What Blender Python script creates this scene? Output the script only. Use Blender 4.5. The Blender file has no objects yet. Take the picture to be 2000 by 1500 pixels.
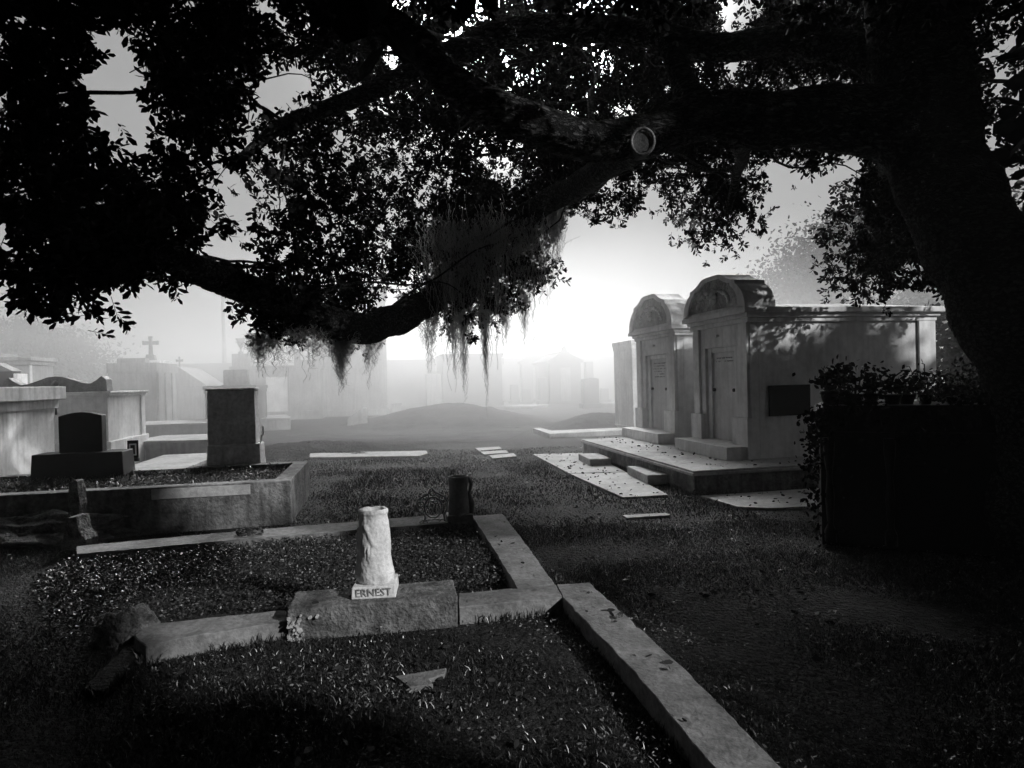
import bpy, math, random
import numpy as np
from mathutils import Vector, Matrix
random.seed(7); rng = np.random.default_rng(11)
C = bpy.context.scene.collection
SC = bpy.context.scene
R = math.radians
# ------------------------------------------------------------------ camera
FPX, CH = 1250.0, 1.6
PITCH, ROLL = R(0.38), R(1.43)
cam_d = bpy.data.cameras.new("camera"); cam = bpy.data.objects.new("camera", cam_d); C.objects.link(cam)
cam_d.sensor_width = 36; cam_d.lens = 36 * FPX / 2000; cam_d.clip_end = 3000; cam_d.clip_start = 0.05
CM = Matrix.Translation((0, 0, CH)) @ Matrix.Rotation(R(90) - PITCH, 4, 'X') @ Matrix.Rotation(-ROLL, 4, 'Z')
cam.matrix_world = CM
SC.camera = cam
# ------------------------------------------------------------------ sky
SKY_AZ, SKY_EL = R(1.5), R(5.0)            # the dim disc in the mist
w = bpy.data.worlds.new("World"); SC.world = w; w.use_nodes = True
nt = w.node_tree; N = nt.nodes; L = nt.links; N.clear()
def wn(t, **k):
    n = N.new(t)
    for a, b in k.items(): setattr(n, a, b)
    return n
def wmath(op, a, b=None, c=None):
    n = wn('ShaderNodeMath', operation=op)
    for i, q in enumerate((a, b, c)):
        if q is None: continue
        if isinstance(q, (int, float)): n.inputs[i].default_value = q
        else: L.new(q, n.inputs[i])
    return n.outputs[0]
sky = wn('ShaderNodeTexSky'); sky.sky_type = 'NISHITA'; sky.sun_disc = False
sky.sun_elevation = SKY_EL; sky.sun_rotation = SKY_AZ; sky.dust_density = 6; sky.air_density = 1.5
bw = wn('ShaderNodeRGBToBW'); L.new(sky.outputs[0], bw.inputs[0])
tc = wn('ShaderNodeTexCoord'); dot = wn('ShaderNodeVectorMath', operation='DOT_PRODUCT')
L.new(tc.outputs['Generated'], dot.inputs[0])
SD = (math.sin(SKY_AZ) * math.cos(SKY_EL), math.cos(SKY_AZ) * math.cos(SKY_EL), math.sin(SKY_EL))
dot.inputs[1].default_value = SD
dclamp = wmath('MAXIMUM', dot.outputs['Value'], 0.0)
dd = wn('ShaderNodeVectorMath', operation='DOT_PRODUCT'); L.new(tc.outputs['Generated'], dd.inputs[0])
SDV = (math.sin(R(6.15)) * math.cos(R(4.85)), math.cos(R(6.15)) * math.cos(R(4.85)), math.sin(R(4.85)))
dd.inputs[1].default_value = SDV
glow = wmath('ADD', wmath('MULTIPLY', wmath('POWER', dclamp, 8.0), .7), 2.3)
dh = wn('ShaderNodeVectorMath', operation='DOT_PRODUCT'); L.new(tc.outputs['Generated'], dh.inputs[0])
dh.inputs[1].default_value = (math.sin(R(-5)) * math.cos(R(6)), math.cos(R(-5)) * math.cos(R(6)), math.sin(R(6)))
halo = wmath('ADD', wmath('MULTIPLY', wmath('POWER', dclamp, 30.0), .3), wmath('MULTIPLY', wmath('POWER', wmath('MAXIMUM', dh.outputs['Value'], 0.0), 260.0), 10.0))
disc = wn('ShaderNodeMapRange'); disc.interpolation_type = 'SMOOTHSTEP'
L.new(dd.outputs['Value'], disc.inputs[0])
disc.inputs[1].default_value = math.cos(R(1.4)); disc.inputs[2].default_value = math.cos(R(0.45))
disc.inputs[3].default_value = 0; disc.inputs[4].default_value = 160.0
dz = wn('ShaderNodeVectorMath', operation='DOT_PRODUCT'); L.new(tc.outputs['Generated'], dz.inputs[0])
dz.inputs[1].default_value = (math.sin(R(2)) * math.cos(R(35)), math.cos(R(2)) * math.cos(R(35)), math.sin(R(35)))
mist_fill = wmath('MULTIPLY', wmath('POWER', wmath('MAXIMUM', dz.outputs['Value'], 0.0), 120.0), 740.0)      # bright sky lobe added above the frame, unseen, to light the mist
tot = wmath('ADD', mist_fill, wmath('ADD', wmath('ADD', wmath('MULTIPLY', bw.outputs[0], .07), glow), wmath('ADD', halo, disc.outputs[0])))
bg = wn('ShaderNodeBackground'); L.new(tot, bg.inputs[0]); bg.inputs[1].default_value = 0.12
out = wn('ShaderNodeOutputWorld'); L.new(bg.outputs[0], out.inputs[0])
# ------------------------------------------------------------------ sun: low, from behind the camera on the right
sd = bpy.data.lights.new("sun", 'SUN'); sun = bpy.data.objects.new("sun", sd); C.objects.link(sun)
sd.energy = 3.2; sd.angle = R(1.2); sd.color = (1, 1, 1)
SUNV = Vector((0.82, -0.55, 0.50)).normalized()
sun.rotation_euler = SUNV.to_track_quat('Z', 'Y').to_euler(); sun.location = (9, -7, 8)
SC.view_settings.view_transform = 'Standard'; SC.view_settings.look = 'None'
SC.view_settings.exposure = 0.15; SC.view_settings.gamma = 1
SC.cycles.volume_bounces = 8; SC.cycles.max_bounces = 12; SC.cycles.diffuse_bounces = 2
SC.cycles.volume_step_rate = 4
# ------------------------------------------------------------------ pixel <-> place (2000 x 1500)
CI = CM.inverted()
def proj(P):
    c = CI @ Vector(P); return (1000 + FPX * c.x / -c.z, 750 - FPX * c.y / -c.z)
def ray(u, v): return (CM.to_3x3() @ Vector(((u - 1000) / FPX, -(v - 750) / FPX, -1)))
def gr(u, v, z=0.0):
    d = ray(u, v); t = (z - CH) / d.z; return Vector((d.x * t, d.y * t, z))
def at(u, v, Y):
    d = ray(u, v); t = Y / d.y; return Vector((d.x * t, Y, CH + d.z * t))
def pt(u, D, z=0.0):
    x = (u - 1000) * D / FPX
    for _ in range(4): x += (u - proj((x, D, z))[0]) * D / FPX
    return Vector((x, D, z))
TH = R(11.4)
A = Vector((-math.sin(TH), math.cos(TH), 0)); B = Vector((math.cos(TH), math.sin(TH), 0))
def ext(P, d, u):
    t0, t1 = 0.0, 0.5
    f0 = proj(P)[0] - u
    for _ in range(30):
        f1 = proj(P + d * t1)[0] - u
        if abs(f1 - f0) < 1e-9: break
        t0, t1, f0 = t1, t1 - f1 * (t1 - t0) / (f1 - f0), f1
        if abs(f0) < 1e-4: break
    return t1
def hz(P, v):
    z = P[2]
    for _ in range(5):
        pv = proj((P[0], P[1], z))[1]; D = -(CI @ Vector((P[0], P[1], z))).z
        z += (pv - v) * D / FPX
    return z
# ------------------------------------------------------------------ mesh helpers
class MB:
    def __init__(s): s.v = []; s.f = []
    def add(s, vs, fs):
        o = len(s.v); s.v += [tuple(q) for q in vs]; s.f += [tuple(i + o for i in q) for q in fs]; return s
    def box(s, x0, x1, y0, y1, z0, z1, tx=0.0, ty=0.0):
        return s.add([(x0, y0, z0), (x1, y0, z0), (x1, y1, z0), (x0, y1, z0), (x0 + tx, y0 + ty, z1), (x1 - tx, y0 + ty, z1), (x1 - tx, y1 - ty, z1), (x0 + tx, y1 - ty, z1)],
                     [(0, 3, 2, 1), (4, 5, 6, 7), (0, 1, 5, 4), (1, 2, 6, 5), (2, 3, 7, 6), (3, 0, 4, 7)])
    def prism(s, poly, axis, a, b):
        """poly: (p,q) pairs; axis x: p=y,q=z; y: p=x,q=z; z: p=x,q=y"""
        n = len(poly)
        def m(p, q, t): return {'x': (t, p, q), 'y': (p, t, q), 'z': (p, q, t)}[axis]
        vs = [m(p, q, a) for p, q in poly] + [m(p, q, b) for p, q in poly]
        fs = [tuple(range(n))[::-1], tuple(range(n, 2 * n))] + [(i, (i + 1) % n, n + (i + 1) % n, n + i) for i in range(n)]
        return s.add(vs, fs)
    def tube(s, pts, rad, n=8, jit=0.0, cap=True, disp=None):
        pts = [Vector(p) for p in pts]; vs = []; fs = []
        prev = None
        for i, p in enumerate(pts):
            d = (pts[min(i + 1, len(pts) - 1)] - pts[max(i - 1, 0)]).normalized()
            if prev is None:
                up = Vector((0, 0, 1)) if abs(d.z) < .9 else Vector((1, 0, 0)); a = d.cross(up).normalized()
            else: a = (prev - d * prev.dot(d)).normalized()
            prev = a; b = d.cross(a)
            r = rad[i] if hasattr(rad, '__len__') else rad
            for k in range(n):
                q = 2 * math.pi * k / n; rr = r * (1 + jit * random.uniform(-1, 1))
                o = a * math.cos(q) + b * math.sin(q)
                if disp: rr *= disp(p + o * rr, q, r)
                vs.append(p + o * rr)
        for i in range(len(pts) - 1):
            for k in range(n): fs.append((i * n + k, i * n + (k + 1) % n, (i + 1) * n + (k + 1) % n, (i + 1) * n + k))
        if cap: fs.append(tuple(range(n))[::-1]); fs.append(tuple(range((len(pts) - 1) * n, len(pts) * n)))
        return s.add(vs, fs)
    def lathe(s, prof, n=24, c=(0, 0, 0), jit=0.0):
        vs = []; fs = []
        for r, z in prof:
            for k in range(n):
                q = 2 * math.pi * k / n; rr = r * (1 + jit * random.uniform(-1, 1))
                vs.append((c[0] + rr * math.cos(q), c[1] + rr * math.sin(q), c[2] + z))
        for i in range(len(prof) - 1):
            for k in range(n): fs.append((i * n + k, i * n + (k + 1) % n, (i + 1) * n + (k + 1) % n, (i + 1) * n + k))
        fs.append(tuple(range(n))[::-1]); fs.append(tuple(range((len(prof) - 1) * n, len(prof) * n)))
        return s.add(vs, fs)
    def xf(s, M):
        s.v = [tuple(M @ Vector(q)) for q in s.v]; return s
    def build(s, name, mat, parent=None, bevel=0.0, smooth=False, rough=0.0, label=None):
        me = bpy.data.meshes.new(name); me.from_pydata(s.v, [], s.f); me.update()
        o = bpy.data.objects.new(name, me); C.objects.link(o); me.materials.append(mat)
        if smooth: me.polygons.foreach_set('use_smooth', [True] * len(me.polygons))
        if parent is not None: o.parent = parent
        if bevel:
            m = o.modifiers.new('b', 'BEVEL'); m.width = bevel; m.segments = 2; m.limit_method = 'ANGLE'
        if rough:
            m = o.modifiers.new('s', 'SUBSURF'); m.subdivision_type = 'SIMPLE'; m.levels = 4; m.render_levels = 4
            t = bpy.data.textures.get('wear') or bpy.data.textures.new('wear', 'CLOUDS'); t.noise_scale = 0.09; t.noise_depth = 3
            m = o.modifiers.new('d', 'DISPLACE'); m.texture = t; m.strength = rough; m.mid_level = 0.5; m.texture_coords = 'GLOBAL'
        if label: o['label'] = label
        return o
def big_mesh(name, V, F, mat, parent=None):
    me = bpy.data.meshes.new(name); V = np.asarray(V, np.float32); F = np.asarray(F, np.int32); k = F.shape[1]
    me.vertices.add(len(V)); me.vertices.foreach_set('co', V.ravel())
    me.loops.add(F.size); me.loops.foreach_set('vertex_index', F.ravel())
    me.polygons.add(len(F)); me.polygons.foreach_set('loop_start', np.arange(len(F), dtype=np.int32) * k)
    me.update(calc_edges=True)
    o = bpy.data.objects.new(name, me); C.objects.link(o); me.materials.append(mat)
    if parent is not None: o.parent = parent
    return o
def tag(o, label=None, cat=None, group=None, kind=None):
    for k, v in (('label', label), ('category', cat), ('group', group), ('kind', kind)):
        if v: o[k] = v
    return o
def thing(name, label, cat, loc=(0, 0, 0), rz=TH, group=None):
    o = bpy.data.objects.new(name, None); C.objects.link(o); o.location = loc; o.rotation_euler = (0, 0, rz)
    o.empty_display_size = .2
    return tag(o, label, cat, group)
# ------------------------------------------------------------------ materials
def mat(name, base, dark=None, scale=3.0, rough=0.85, bump=0.3, bscale=60.0, streak=0.0, spec=0.3, mottle=0.5, bdist=0.01, lo=0.35, hi=0.65):
    m = bpy.data.materials.new(name); m.use_nodes = True; t = m.node_tree; n = t.nodes; l = t.links
    p = n['Principled BSDF']; p.inputs['Roughness'].default_value = rough
    p.inputs['Specular IOR Level'].default_value = spec
    tc = n.new('ShaderNodeTexCoord')
    g = n.new('ShaderNodeNewGeometry')
    a = n.new('ShaderNodeTexNoise'); a.inputs['Scale'].default_value = scale; a.inputs['Detail'].default_value = 9; a.inputs['Roughness'].default_value = .65
    l.new(g.outputs['Position'], a.inputs['Vector'])
    r = n.new('ShaderNodeMapRange'); l.new(a.outputs[0], r.inputs[0]); r.inputs[1].default_value = lo; r.inputs[2].default_value = hi
    mix = n.new('ShaderNodeMix'); mix.data_type = 'RGBA'; mix.inputs['A'].default_value = (dark if dark is not None else base * .5,) * 3 + (1,)
    mix.inputs['B'].default_value = (base,) * 3 + (1,); l.new(r.outputs[0], mix.inputs['Factor'])
    src = mix.outputs['Result']
    if streak:
        mp = n.new('ShaderNodeMapping'); mp.inputs['Scale'].default_value = (9, 9, .7); l.new(g.outputs['Position'], mp.inputs[0])
        s = n.new('ShaderNodeTexNoise'); s.inputs['Scale'].default_value = 1.3; s.inputs['Detail'].default_value = 7; l.new(mp.outputs[0], s.inputs['Vector'])
        sr = n.new('ShaderNodeMapRange'); l.new(s.outputs[0], sr.inputs[0]); sr.inputs[1].default_value = .45; sr.inputs[2].default_value = .75
        sr.inputs[3].default_value = 1; sr.inputs[4].default_value = 1 - streak
        mm = n.new('ShaderNodeVectorMath'); mm.operation = 'SCALE'; l.new(src, mm.inputs[0]); l.new(sr.outputs[0], mm.inputs['Scale']); src = mm.outputs[0]
    if mottle:
        f = n.new('ShaderNodeTexNoise'); f.inputs['Scale'].default_value = scale * 9; f.inputs['Detail'].default_value = 6; l.new(g.outputs['Position'], f.inputs['Vector'])
        fr = n.new('ShaderNodeMapRange'); l.new(f.outputs[0], fr.inputs[0]); fr.inputs[1].default_value = .3; fr.inputs[2].default_value = .6
        fr.inputs[3].default_value = 1 - mottle; fr.inputs[4].default_value = 1
        mm = n.new('ShaderNodeVectorMath'); mm.operation = 'SCALE'; l.new(src, mm.inputs[0]); l.new(fr.outputs[0], mm.inputs['Scale']); src = mm.outputs[0]
    l.new(src, p.inputs['Base Color'])
    if bump:
        b = n.new('ShaderNodeTexNoise'); b.inputs['Scale'].default_value = bscale; b.inputs['Detail'].default_value = 8; l.new(g.outputs['Position'], b.inputs['Vector'])
        bb = n.new('ShaderNodeBump'); bb.inputs['Strength'].default_value = bump; bb.inputs['Distance'].default_value = bdist
        l.new(b.outputs[0], bb.inputs['Height']); l.new(bb.outputs[0], p.inputs['Normal'])
    return m
M = {}
M['white'] = mat('white_plaster', .74, .50, 1.6, .8, .35, 40, .35, mottle=.15)
M['white2'] = mat('lime_plaster', .88, .60, 1.1, .85, .35, 30, .22, mottle=.15)
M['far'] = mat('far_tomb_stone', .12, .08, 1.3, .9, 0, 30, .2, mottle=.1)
M['grey'] = mat('grey_block_stone', .78, .55, 2.5, .85, .4, 50, .25, mottle=.3)
M['render'] = mat('grey_plaster', .36, .22, 1.3, .9, .5, 30, .45, mottle=.25)
M['tablet'] = mat('marble_tablet', .66, .48, 2.5, .5, .1, 20, .2, mottle=.1)
M['concrete'] = mat('concrete', .30, .13, 3.2, .9, .6, 55, 0, mottle=.4)
M['wallc'] = mat('stained_concrete', .30, .05, 2.2, .9, .8, 35, .6, mottle=.45, bdist=.02)
M['paving'] = mat('paving', .50, .30, 2.0, .85, .4, 70, 0, mottle=.3)
M['granite'] = mat('grey_granite', .26, .13, 4, .6, .3, 80, .3, mottle=.3)
M['black'] = mat('black_granite', .008, .005, 5, .45, .1, 80, spec=.15)
M['bronze'] = mat('bronze_plaque', .012, .006, 8, .5, .2, 60, spec=.2)
M['vase'] = mat('white_marble', .88, .60, 7, .7, .6, 45, .28, mottle=.22, bdist=.008)
M['rock'] = mat('weathered_rock', .24, .03, 9, .9, 1.0, 40, 0, mottle=.5, bdist=.03)
M['peel'] = mat('peeling_paint', .26, .05, 5, .9, .9, 45, .4, mottle=.5, bdist=.02)
M['metal'] = mat('dull_metal', .85, .5, 20, .3, .1, 80, spec=.8)
M['letter'] = mat('letter_paint', .05, .03, 8)
M['soil'] = mat('soil', .035, .015, 7, .95, 1.0, 40, mottle=.6, bdist=.04)
M['leafdark'] = mat('plant_leaf', .03, .015, 8, .6, 0, mottle=0, spec=.2)
M['bole'] = mat('far_bark', .06, .03, 4, .9, 0, mottle=0)
def mossmat():
    m = bpy.data.materials.new('hanging_moss'); m.use_nodes = True; n = m.node_tree.nodes; l = m.node_tree.links; n.clear()
    d = n.new('ShaderNodeBsdfDiffuse'); t = n.new('ShaderNodeBsdfTranslucent'); x = n.new('ShaderNodeMixShader'); o = n.new('ShaderNodeOutputMaterial')
    d.inputs[0].default_value = (.06, .06, .06, 1); t.inputs[0].default_value = (.62, .62, .62, 1); x.inputs[0].default_value = .6
    l.new(d.outputs[0], x.inputs[1]); l.new(t.outputs[0], x.inputs[2]); l.new(x.outputs[0], o.inputs[0]); return m
M['moss'] = mossmat()
def leafmat(name, c, tr=0.0, rough=.55, spec=.12):
    m = bpy.data.materials.new(name); m.use_nodes = True; p = m.node_tree.nodes['Principled BSDF']; n = m.node_tree.nodes; l = m.node_tree.links
    g = n.new('ShaderNodeNewGeometry'); a = n.new('ShaderNodeTexNoise'); a.inputs['Scale'].default_value = 14; l.new(g.outputs['Position'], a.inputs['Vector'])
    r = n.new('ShaderNodeMapRange'); l.new(a.outputs[0], r.inputs[0]); r.inputs[1].default_value = .3; r.inputs[2].default_value = .7
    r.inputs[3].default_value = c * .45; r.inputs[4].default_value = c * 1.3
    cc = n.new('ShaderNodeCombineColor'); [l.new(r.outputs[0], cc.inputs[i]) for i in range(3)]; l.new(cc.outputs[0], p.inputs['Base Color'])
    p.inputs['Roughness'].default_value = rough; p.inputs['Specular IOR Level'].default_value = spec
    return m
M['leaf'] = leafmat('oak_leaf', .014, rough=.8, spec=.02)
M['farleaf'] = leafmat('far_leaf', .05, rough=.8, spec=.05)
M['grass'] = leafmat('grass_blade', .04, rough=.3, spec=.6)
M['cover'] = leafmat('ground_cover_leaf', .04, rough=.4, spec=.35)
M['glint'] = leafmat('glint_bits', .16, rough=.5, spec=.4)  # pale tone standing in for glints on the grass
def bark():
    m = bpy.data.materials.new('oak_bark'); m.use_nodes = True; t = m.node_tree; n = t.nodes; l = t.links; p = n['Principled BSDF']
    g = n.new('ShaderNodeNewGeometry'); mp = n.new('ShaderNodeMapping'); mp.inputs['Rotation'].default_value = (0, R(-14), 0)
    mp.inputs['Scale'].default_value = (5.5, 11, 15); l.new(g.outputs['Position'], mp.inputs[0])
    nz = n.new('ShaderNodeTexNoise'); nz.inputs['Scale'].default_value = 3; nz.inputs['Detail'].default_value = 4; l.new(mp.outputs[0], nz.inputs['Vector'])
    ad = n.new('ShaderNodeVectorMath'); ad.operation = 'MULTIPLY_ADD'; l.new(nz.outputs['Color'], ad.inputs[0]); ad.inputs[1].default_value = (1.1,) * 3; l.new(mp.outputs[0], ad.inputs[2])
    v = n.new('ShaderNodeTexVoronoi'); v.feature = 'DISTANCE_TO_EDGE'; v.inputs['Scale'].default_value = 1.6; l.new(ad.outputs[0], v.inputs['Vector'])
    r = n.new('ShaderNodeMapRange'); l.new(v.outputs['Distance'], r.inputs[0]); r.inputs[1].default_value = 0.02; r.inputs[2].default_value = .28
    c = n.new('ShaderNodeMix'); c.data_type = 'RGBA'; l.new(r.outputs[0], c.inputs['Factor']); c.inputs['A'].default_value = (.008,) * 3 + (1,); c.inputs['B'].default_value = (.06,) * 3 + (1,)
    l.new(c.outputs['Result'], p.inputs['Base Color'])
    b = n.new('ShaderNodeBump'); b.inputs['Strength'].default_value = 1; b.inputs['Distance'].default_value = .05; l.new(r.outputs[0], b.inputs['Height']); l.new(b.outputs[0], p.inputs['Normal'])
    p.inputs['Roughness'].default_value = .9; p.inputs['Specular IOR Level'].default_value = .1
    return m
M['bark'] = bark()
M['scar'] = mat('cut_wood', .12, .02, 12, .9, .6, 40)
M['ring'] = mat('callus_wood', .26, .04, 12, .9, .6, 40)
def groundmat():
    m = mat('lawn', .04, .01, 1.6, .9, 1.0, 30, mottle=.6, bdist=.06, spec=.15)
    return m
M['ground'] = groundmat()
M['mound'] = mat('mound_grass', .07, .02, 2.0, .95, .9, 25, mottle=.5, bdist=.05, spec=.0)
M['dirtpath'] = mat('sandy_path', .13, .04, 1.2, .95, .6, 30, mottle=.5, bdist=.03, spec=0)
M['wallfar'] = mat('far_wall', .30, .2, .7, .9, 0, mottle=.1)
# ------------------------------------------------------------------ ground
def hnoise(x, y):
    return .5 * math.sin(x * 1.7 + 1.3 * math.sin(y * .9)) + .5 * math.sin(y * 2.1 + 1.1 * math.sin(x * 1.3 + 2))
gm = MB(); NX = 120
xs = np.concatenate([np.linspace(-110, -14, 20, endpoint=False), np.linspace(-14, 14, 90), np.linspace(16, 110, 20)])
ys = np.concatenate([np.linspace(-60, -3, 14, endpoint=False), np.linspace(-3, 26, 100), np.linspace(28, 110, 25)])
def gh(x, y):
    k = max(0, 1 - max(abs(x) - 10, 0) / 6) * max(0, 1 - max(y - 22, 0) / 6) * max(0, min(1, (y + 3) / 3))
    return -.012 + .012 * hnoise(x * .9, y * .9) * k
gv = [(x, y, gh(x, y)) for y in ys for x in xs]; nx = len(xs)
gf = [(j * nx + i, j * nx + i + 1, (j + 1) * nx + i + 1, (j + 1) * nx + i) for j in range(len(ys) - 1) for i in range(nx - 1)]
gm.add(gv, gf); g = gm.build('ground', M['ground'], smooth=True); tag(g, kind='structure')
def poly_slab(name, pix, z0, z1, m, bevel=.006, parent=None, zp=None):
    ps = [gr(u, v, z1 if zp is None else zp) for u, v in pix]
    c = sum(ps, Vector()) / len(ps)
    area = sum(ps[i].x * ps[(i + 1) % len(ps)].y - ps[(i + 1) % len(ps)].x * ps[i].y for i in range(len(ps)))
    if area < 0: ps.reverse()
    o = MB().prism([(p.x - c.x, p.y - c.y) for p in ps], 'z', z0, z1).build(name, m, parent, bevel)
    if parent is None: o.location = (c.x, c.y, 0)
    o['_poly'] = [q for p in ps for q in (p.x, p.y)]
    return o
EXCL = []      # footprints with no grass on them
def footprint(o):
    q = list(o['_poly']); del o['_poly']; EXCL.append([(q[i], q[i + 1]) for i in range(0, len(q), 2)]); return o
# sandy path winding away
pp = [gr(*q) for q in ((985, 862), (1035, 838), (1190, 818), (1240, 800), (1240, 792), (1150, 808), (1050, 828), (1060, 815), (1035, 803), (1080, 800), (1240, 786), (1000, 787), (780, 800), (1010, 800), (1050, 812), (1000, 832), (860, 850), (700, 848), (560, 846), (560, 852), (700, 858), (880, 864))]
path = MB().add([(p.x, p.y, .006) for p in pp], [tuple(range(len(pp)))[::-1]]).build('path', M['dirtpath']); tag(path, kind='structure')
# ------------------------------------------------------------------ curbs of the two near plots
import bmesh
from mathutils import noise as MN
CURBS = []
CZ = .11
def curb(pix, label, z=CZ, m='concrete', group=None, cat='grave curb'):
    o = poly_slab('grave_curb', pix, -.05, z, M[m], .012); footprint(o); CURBS.append(EXCL[-1])
    if z > .05:
        bm_ = bmesh.new(); bm_.from_mesh(o.data); bmesh.ops.triangulate(bm_, faces=bm_.faces); 
        for _ in range(5):
            el = [e for e in bm_.edges if e.calc_length() > .07]
            if not el: break
            bmesh.ops.subdivide_edges(bm_, edges=el, cuts=1, use_grid_fill=False); bmesh.ops.triangulate(bm_, faces=bm_.faces)
        for v in bm_.verts:
            q = v.co + o.location; n1 = MN.noise(q * 7); n2 = MN.noise(q * 23 + Vector((9, 0, 0))); v.co += Vector((n2 * .004 + n1 * .003, MN.noise(q * 11 + Vector((0, 5, 0))) * .004, (n1 * .006 + min(0, n2 + .35) * .02) if v.co.z > z * .5 else 0))
        bm_.to_mesh(o.data); bm_.free(); o.modifiers.clear()
        mb_ = o.modifiers.new('b', 'BEVEL'); mb_.width = .006; mb_.segments = 1; mb_.limit_method = 'ANGLE'; mb_.angle_limit = R(50); return tag(o, label, cat, group)
curb([(1087, 1142), (1152, 1137), (1176, 1160), (1340, 1308), (1528, 1500), (1640, 1612), (1500, 1612), (1385, 1486), (1240, 1315), (1100, 1166)],
     'long bare concrete curb running from the plot corner to the bottom edge', group='concrete curbs of the near plots')
curb([(896, 1158), (1086, 1142), (1099, 1166), (932, 1182), (897, 1185)], 'short cracked concrete curb between the oblong plinth and the plot corner', z=CZ - .004, group='concrete curbs of the near plots')
curb([(297, 1217), (560, 1191), (560, 1213), (345, 1247), (285, 1262), (262, 1240)], 'narrow concrete curb between the rock and the oblong plinth', z=CZ - .006, group='concrete curbs of the near plots')
curb([(922, 1007), (982, 1004), (1030, 1066), (1083, 1140), (1010, 1147), (960, 1066)], 'broad worn concrete curb running back from the plot corner to the dark vase', z=CZ - .008, group='concrete curbs of the near plots')
curb([(150, 1066), (500, 1034), (868, 1004), (921, 1000), (923, 1018), (868, 1022), (505, 1050), (150, 1082)], 'thin low curb at the foot of the raised grave wall', z=.09, group='concrete curbs of the near plots')
curb([(262, 1242), (284, 1264), (205, 1350), (160, 1345)], 'crumbling curb leading from the rock into the dark corner', z=.02, m='soil', group='concrete curbs of the near plots')  # soil colour stands in for the shade over this concrete curb
# plinth with vase
pb = gr(562, 1250); pb2 = gr(895, 1220)
dx = (pb2 - pb); plw = dx.length; plr = math.atan2(dx.y, dx.x)
pl = thing('vase_plinth', 'oblong concrete plinth with peeling white paint under the white vase', 'plinth', pb, plr)
pz = .19; pdp = .36
blk = MB().box(0, plw, 0, pdp, -.05, pz).build('block', M['peel'], pl, .012, rough=.012)
M['flake'] = mat('white_paint_flakes', .62, .25, 14, .8, .8, 50, mottle=.4)
fl = MB()
for k in range(34):
    x = abs(random.gauss(0, .07)); z = random.uniform(.0, .16); r = random.uniform(.006, .02)
    pg = [(x + r * random.uniform(.5, 1.3) * math.cos(q), z + r * random.uniform(.3, .9) * math.sin(q)) for q in np.linspace(0, 6.28, 7)[:-1]]
    fl.prism([(max(p, .0), min(q, pz - .02)) for p, q in pg], 'y', -.011 - .0006 * k, .002)
fo = fl.build('flaking_paint', M['flake'], pl); fo['kind'] = 'stuff'
vb = gr(686, 1172, pz); vb2 = gr(773, 1167, pz)
dv = vb2 - vb; vw = dv.length; vr = math.atan2(dv.y, dv.x)
vc = vb + dv * .5 + Vector((-math.sin(vr), math.cos(vr), 0)) * vw * .5
va = thing('stone_vase', 'white tree stump shaped stone vase with relief on a lettered square base', 'vase', vc, vr)
bh = hz(vb, 1149) - pz
MB().box(-vw / 2, vw / 2, -vw / 2, vw / 2, 0, bh, .006, .006).build('base', M['vase'], va, .005, rough=.006)
H = hz(vc, 993) - pz - bh; sc = vw / 92.0
prof = [(.0, .04), (.40, .0), (.425, .03), (.435, .10), (.41, .18), (.385, .30), (.375, .45), (.37, .6), (.36, .74), (.345, .83), (.325, .88), (.33, .92), (.35, .955), (.345, .985), (.315, 1.0), (.26, .995), (.24, .96), (.22, .8), (.0, .78)]
prof = [(.0, 0)] + prof[1:]
vs_ = []; fs_ = []; n_ = 96; profd = []
for i in range(len(prof) - 1):
    for k in range(6): t = k / 6; profd.append((prof[i][0] * (1 - t) + prof[i + 1][0] * t, prof[i][1] * (1 - t) + prof[i + 1][1] * t))
profd.append(prof[-1])
from mathutils import noise as MN
for r, z in profd:
    for k in range(n_):
        q = 2 * math.pi * k / n_
        d = Vector((math.cos(q), math.sin(q), z * 2))
        bmp = .035 * MN.fractal(d * 2.2, 1.0, 2.0, 5) + .02 * MN.noise(d * 9)
        # relief: drapery and fruit on the face towards the camera, a vine on the left
        fq = (q + math.pi / 2 + .25 + math.pi) % (2 * math.pi) - math.pi
        e = math.exp(-((fq) / .34) ** 2 - ((z - .44) / .10) ** 2); bmp += .17 * e * (.6 + .8 * MN.noise(d * 14))
        e = math.exp(-((fq - .15 + (z - .62) * 2.2) / .16) ** 2) * (1 if .5 < z < .8 else 0); bmp += .09 * e
        e = math.exp(-((fq + 1.15) / .18) ** 2) * (1 if .05 < z < .75 else 0); bmp += .17 * e * (.4 + 1.1 * abs(MN.noise(d * 8)))
        e = math.exp(-((fq - 1.35) / .25) ** 2) * (1 if .12 < z < .8 else 0); bmp += .10 * e * (.5 + 1.4 * abs(MN.noise(d * 12)))
        rr = r * vw * (1 + bmp * (1 if .25 < r else .2))
        tilt = -.05 * z * H
        vs_.append((rr * math.cos(q) * 1.0 + tilt * .2, rr * math.sin(q) * .92, bh + z * H * (1 + (.012 * MN.noise(Vector((q, z, 3)) * 2) if z > .9 else 0))))
for i in range(len(profd) - 1):
    for k in range(n_): fs_.append((i * n_ + k, i * n_ + (k + 1) % n_, (i + 1) * n_ + (k + 1) % n_, (i + 1) * n_ + k))
MB().add(vs_, fs_).build('body', M['vase'], va, smooth=True)
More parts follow.
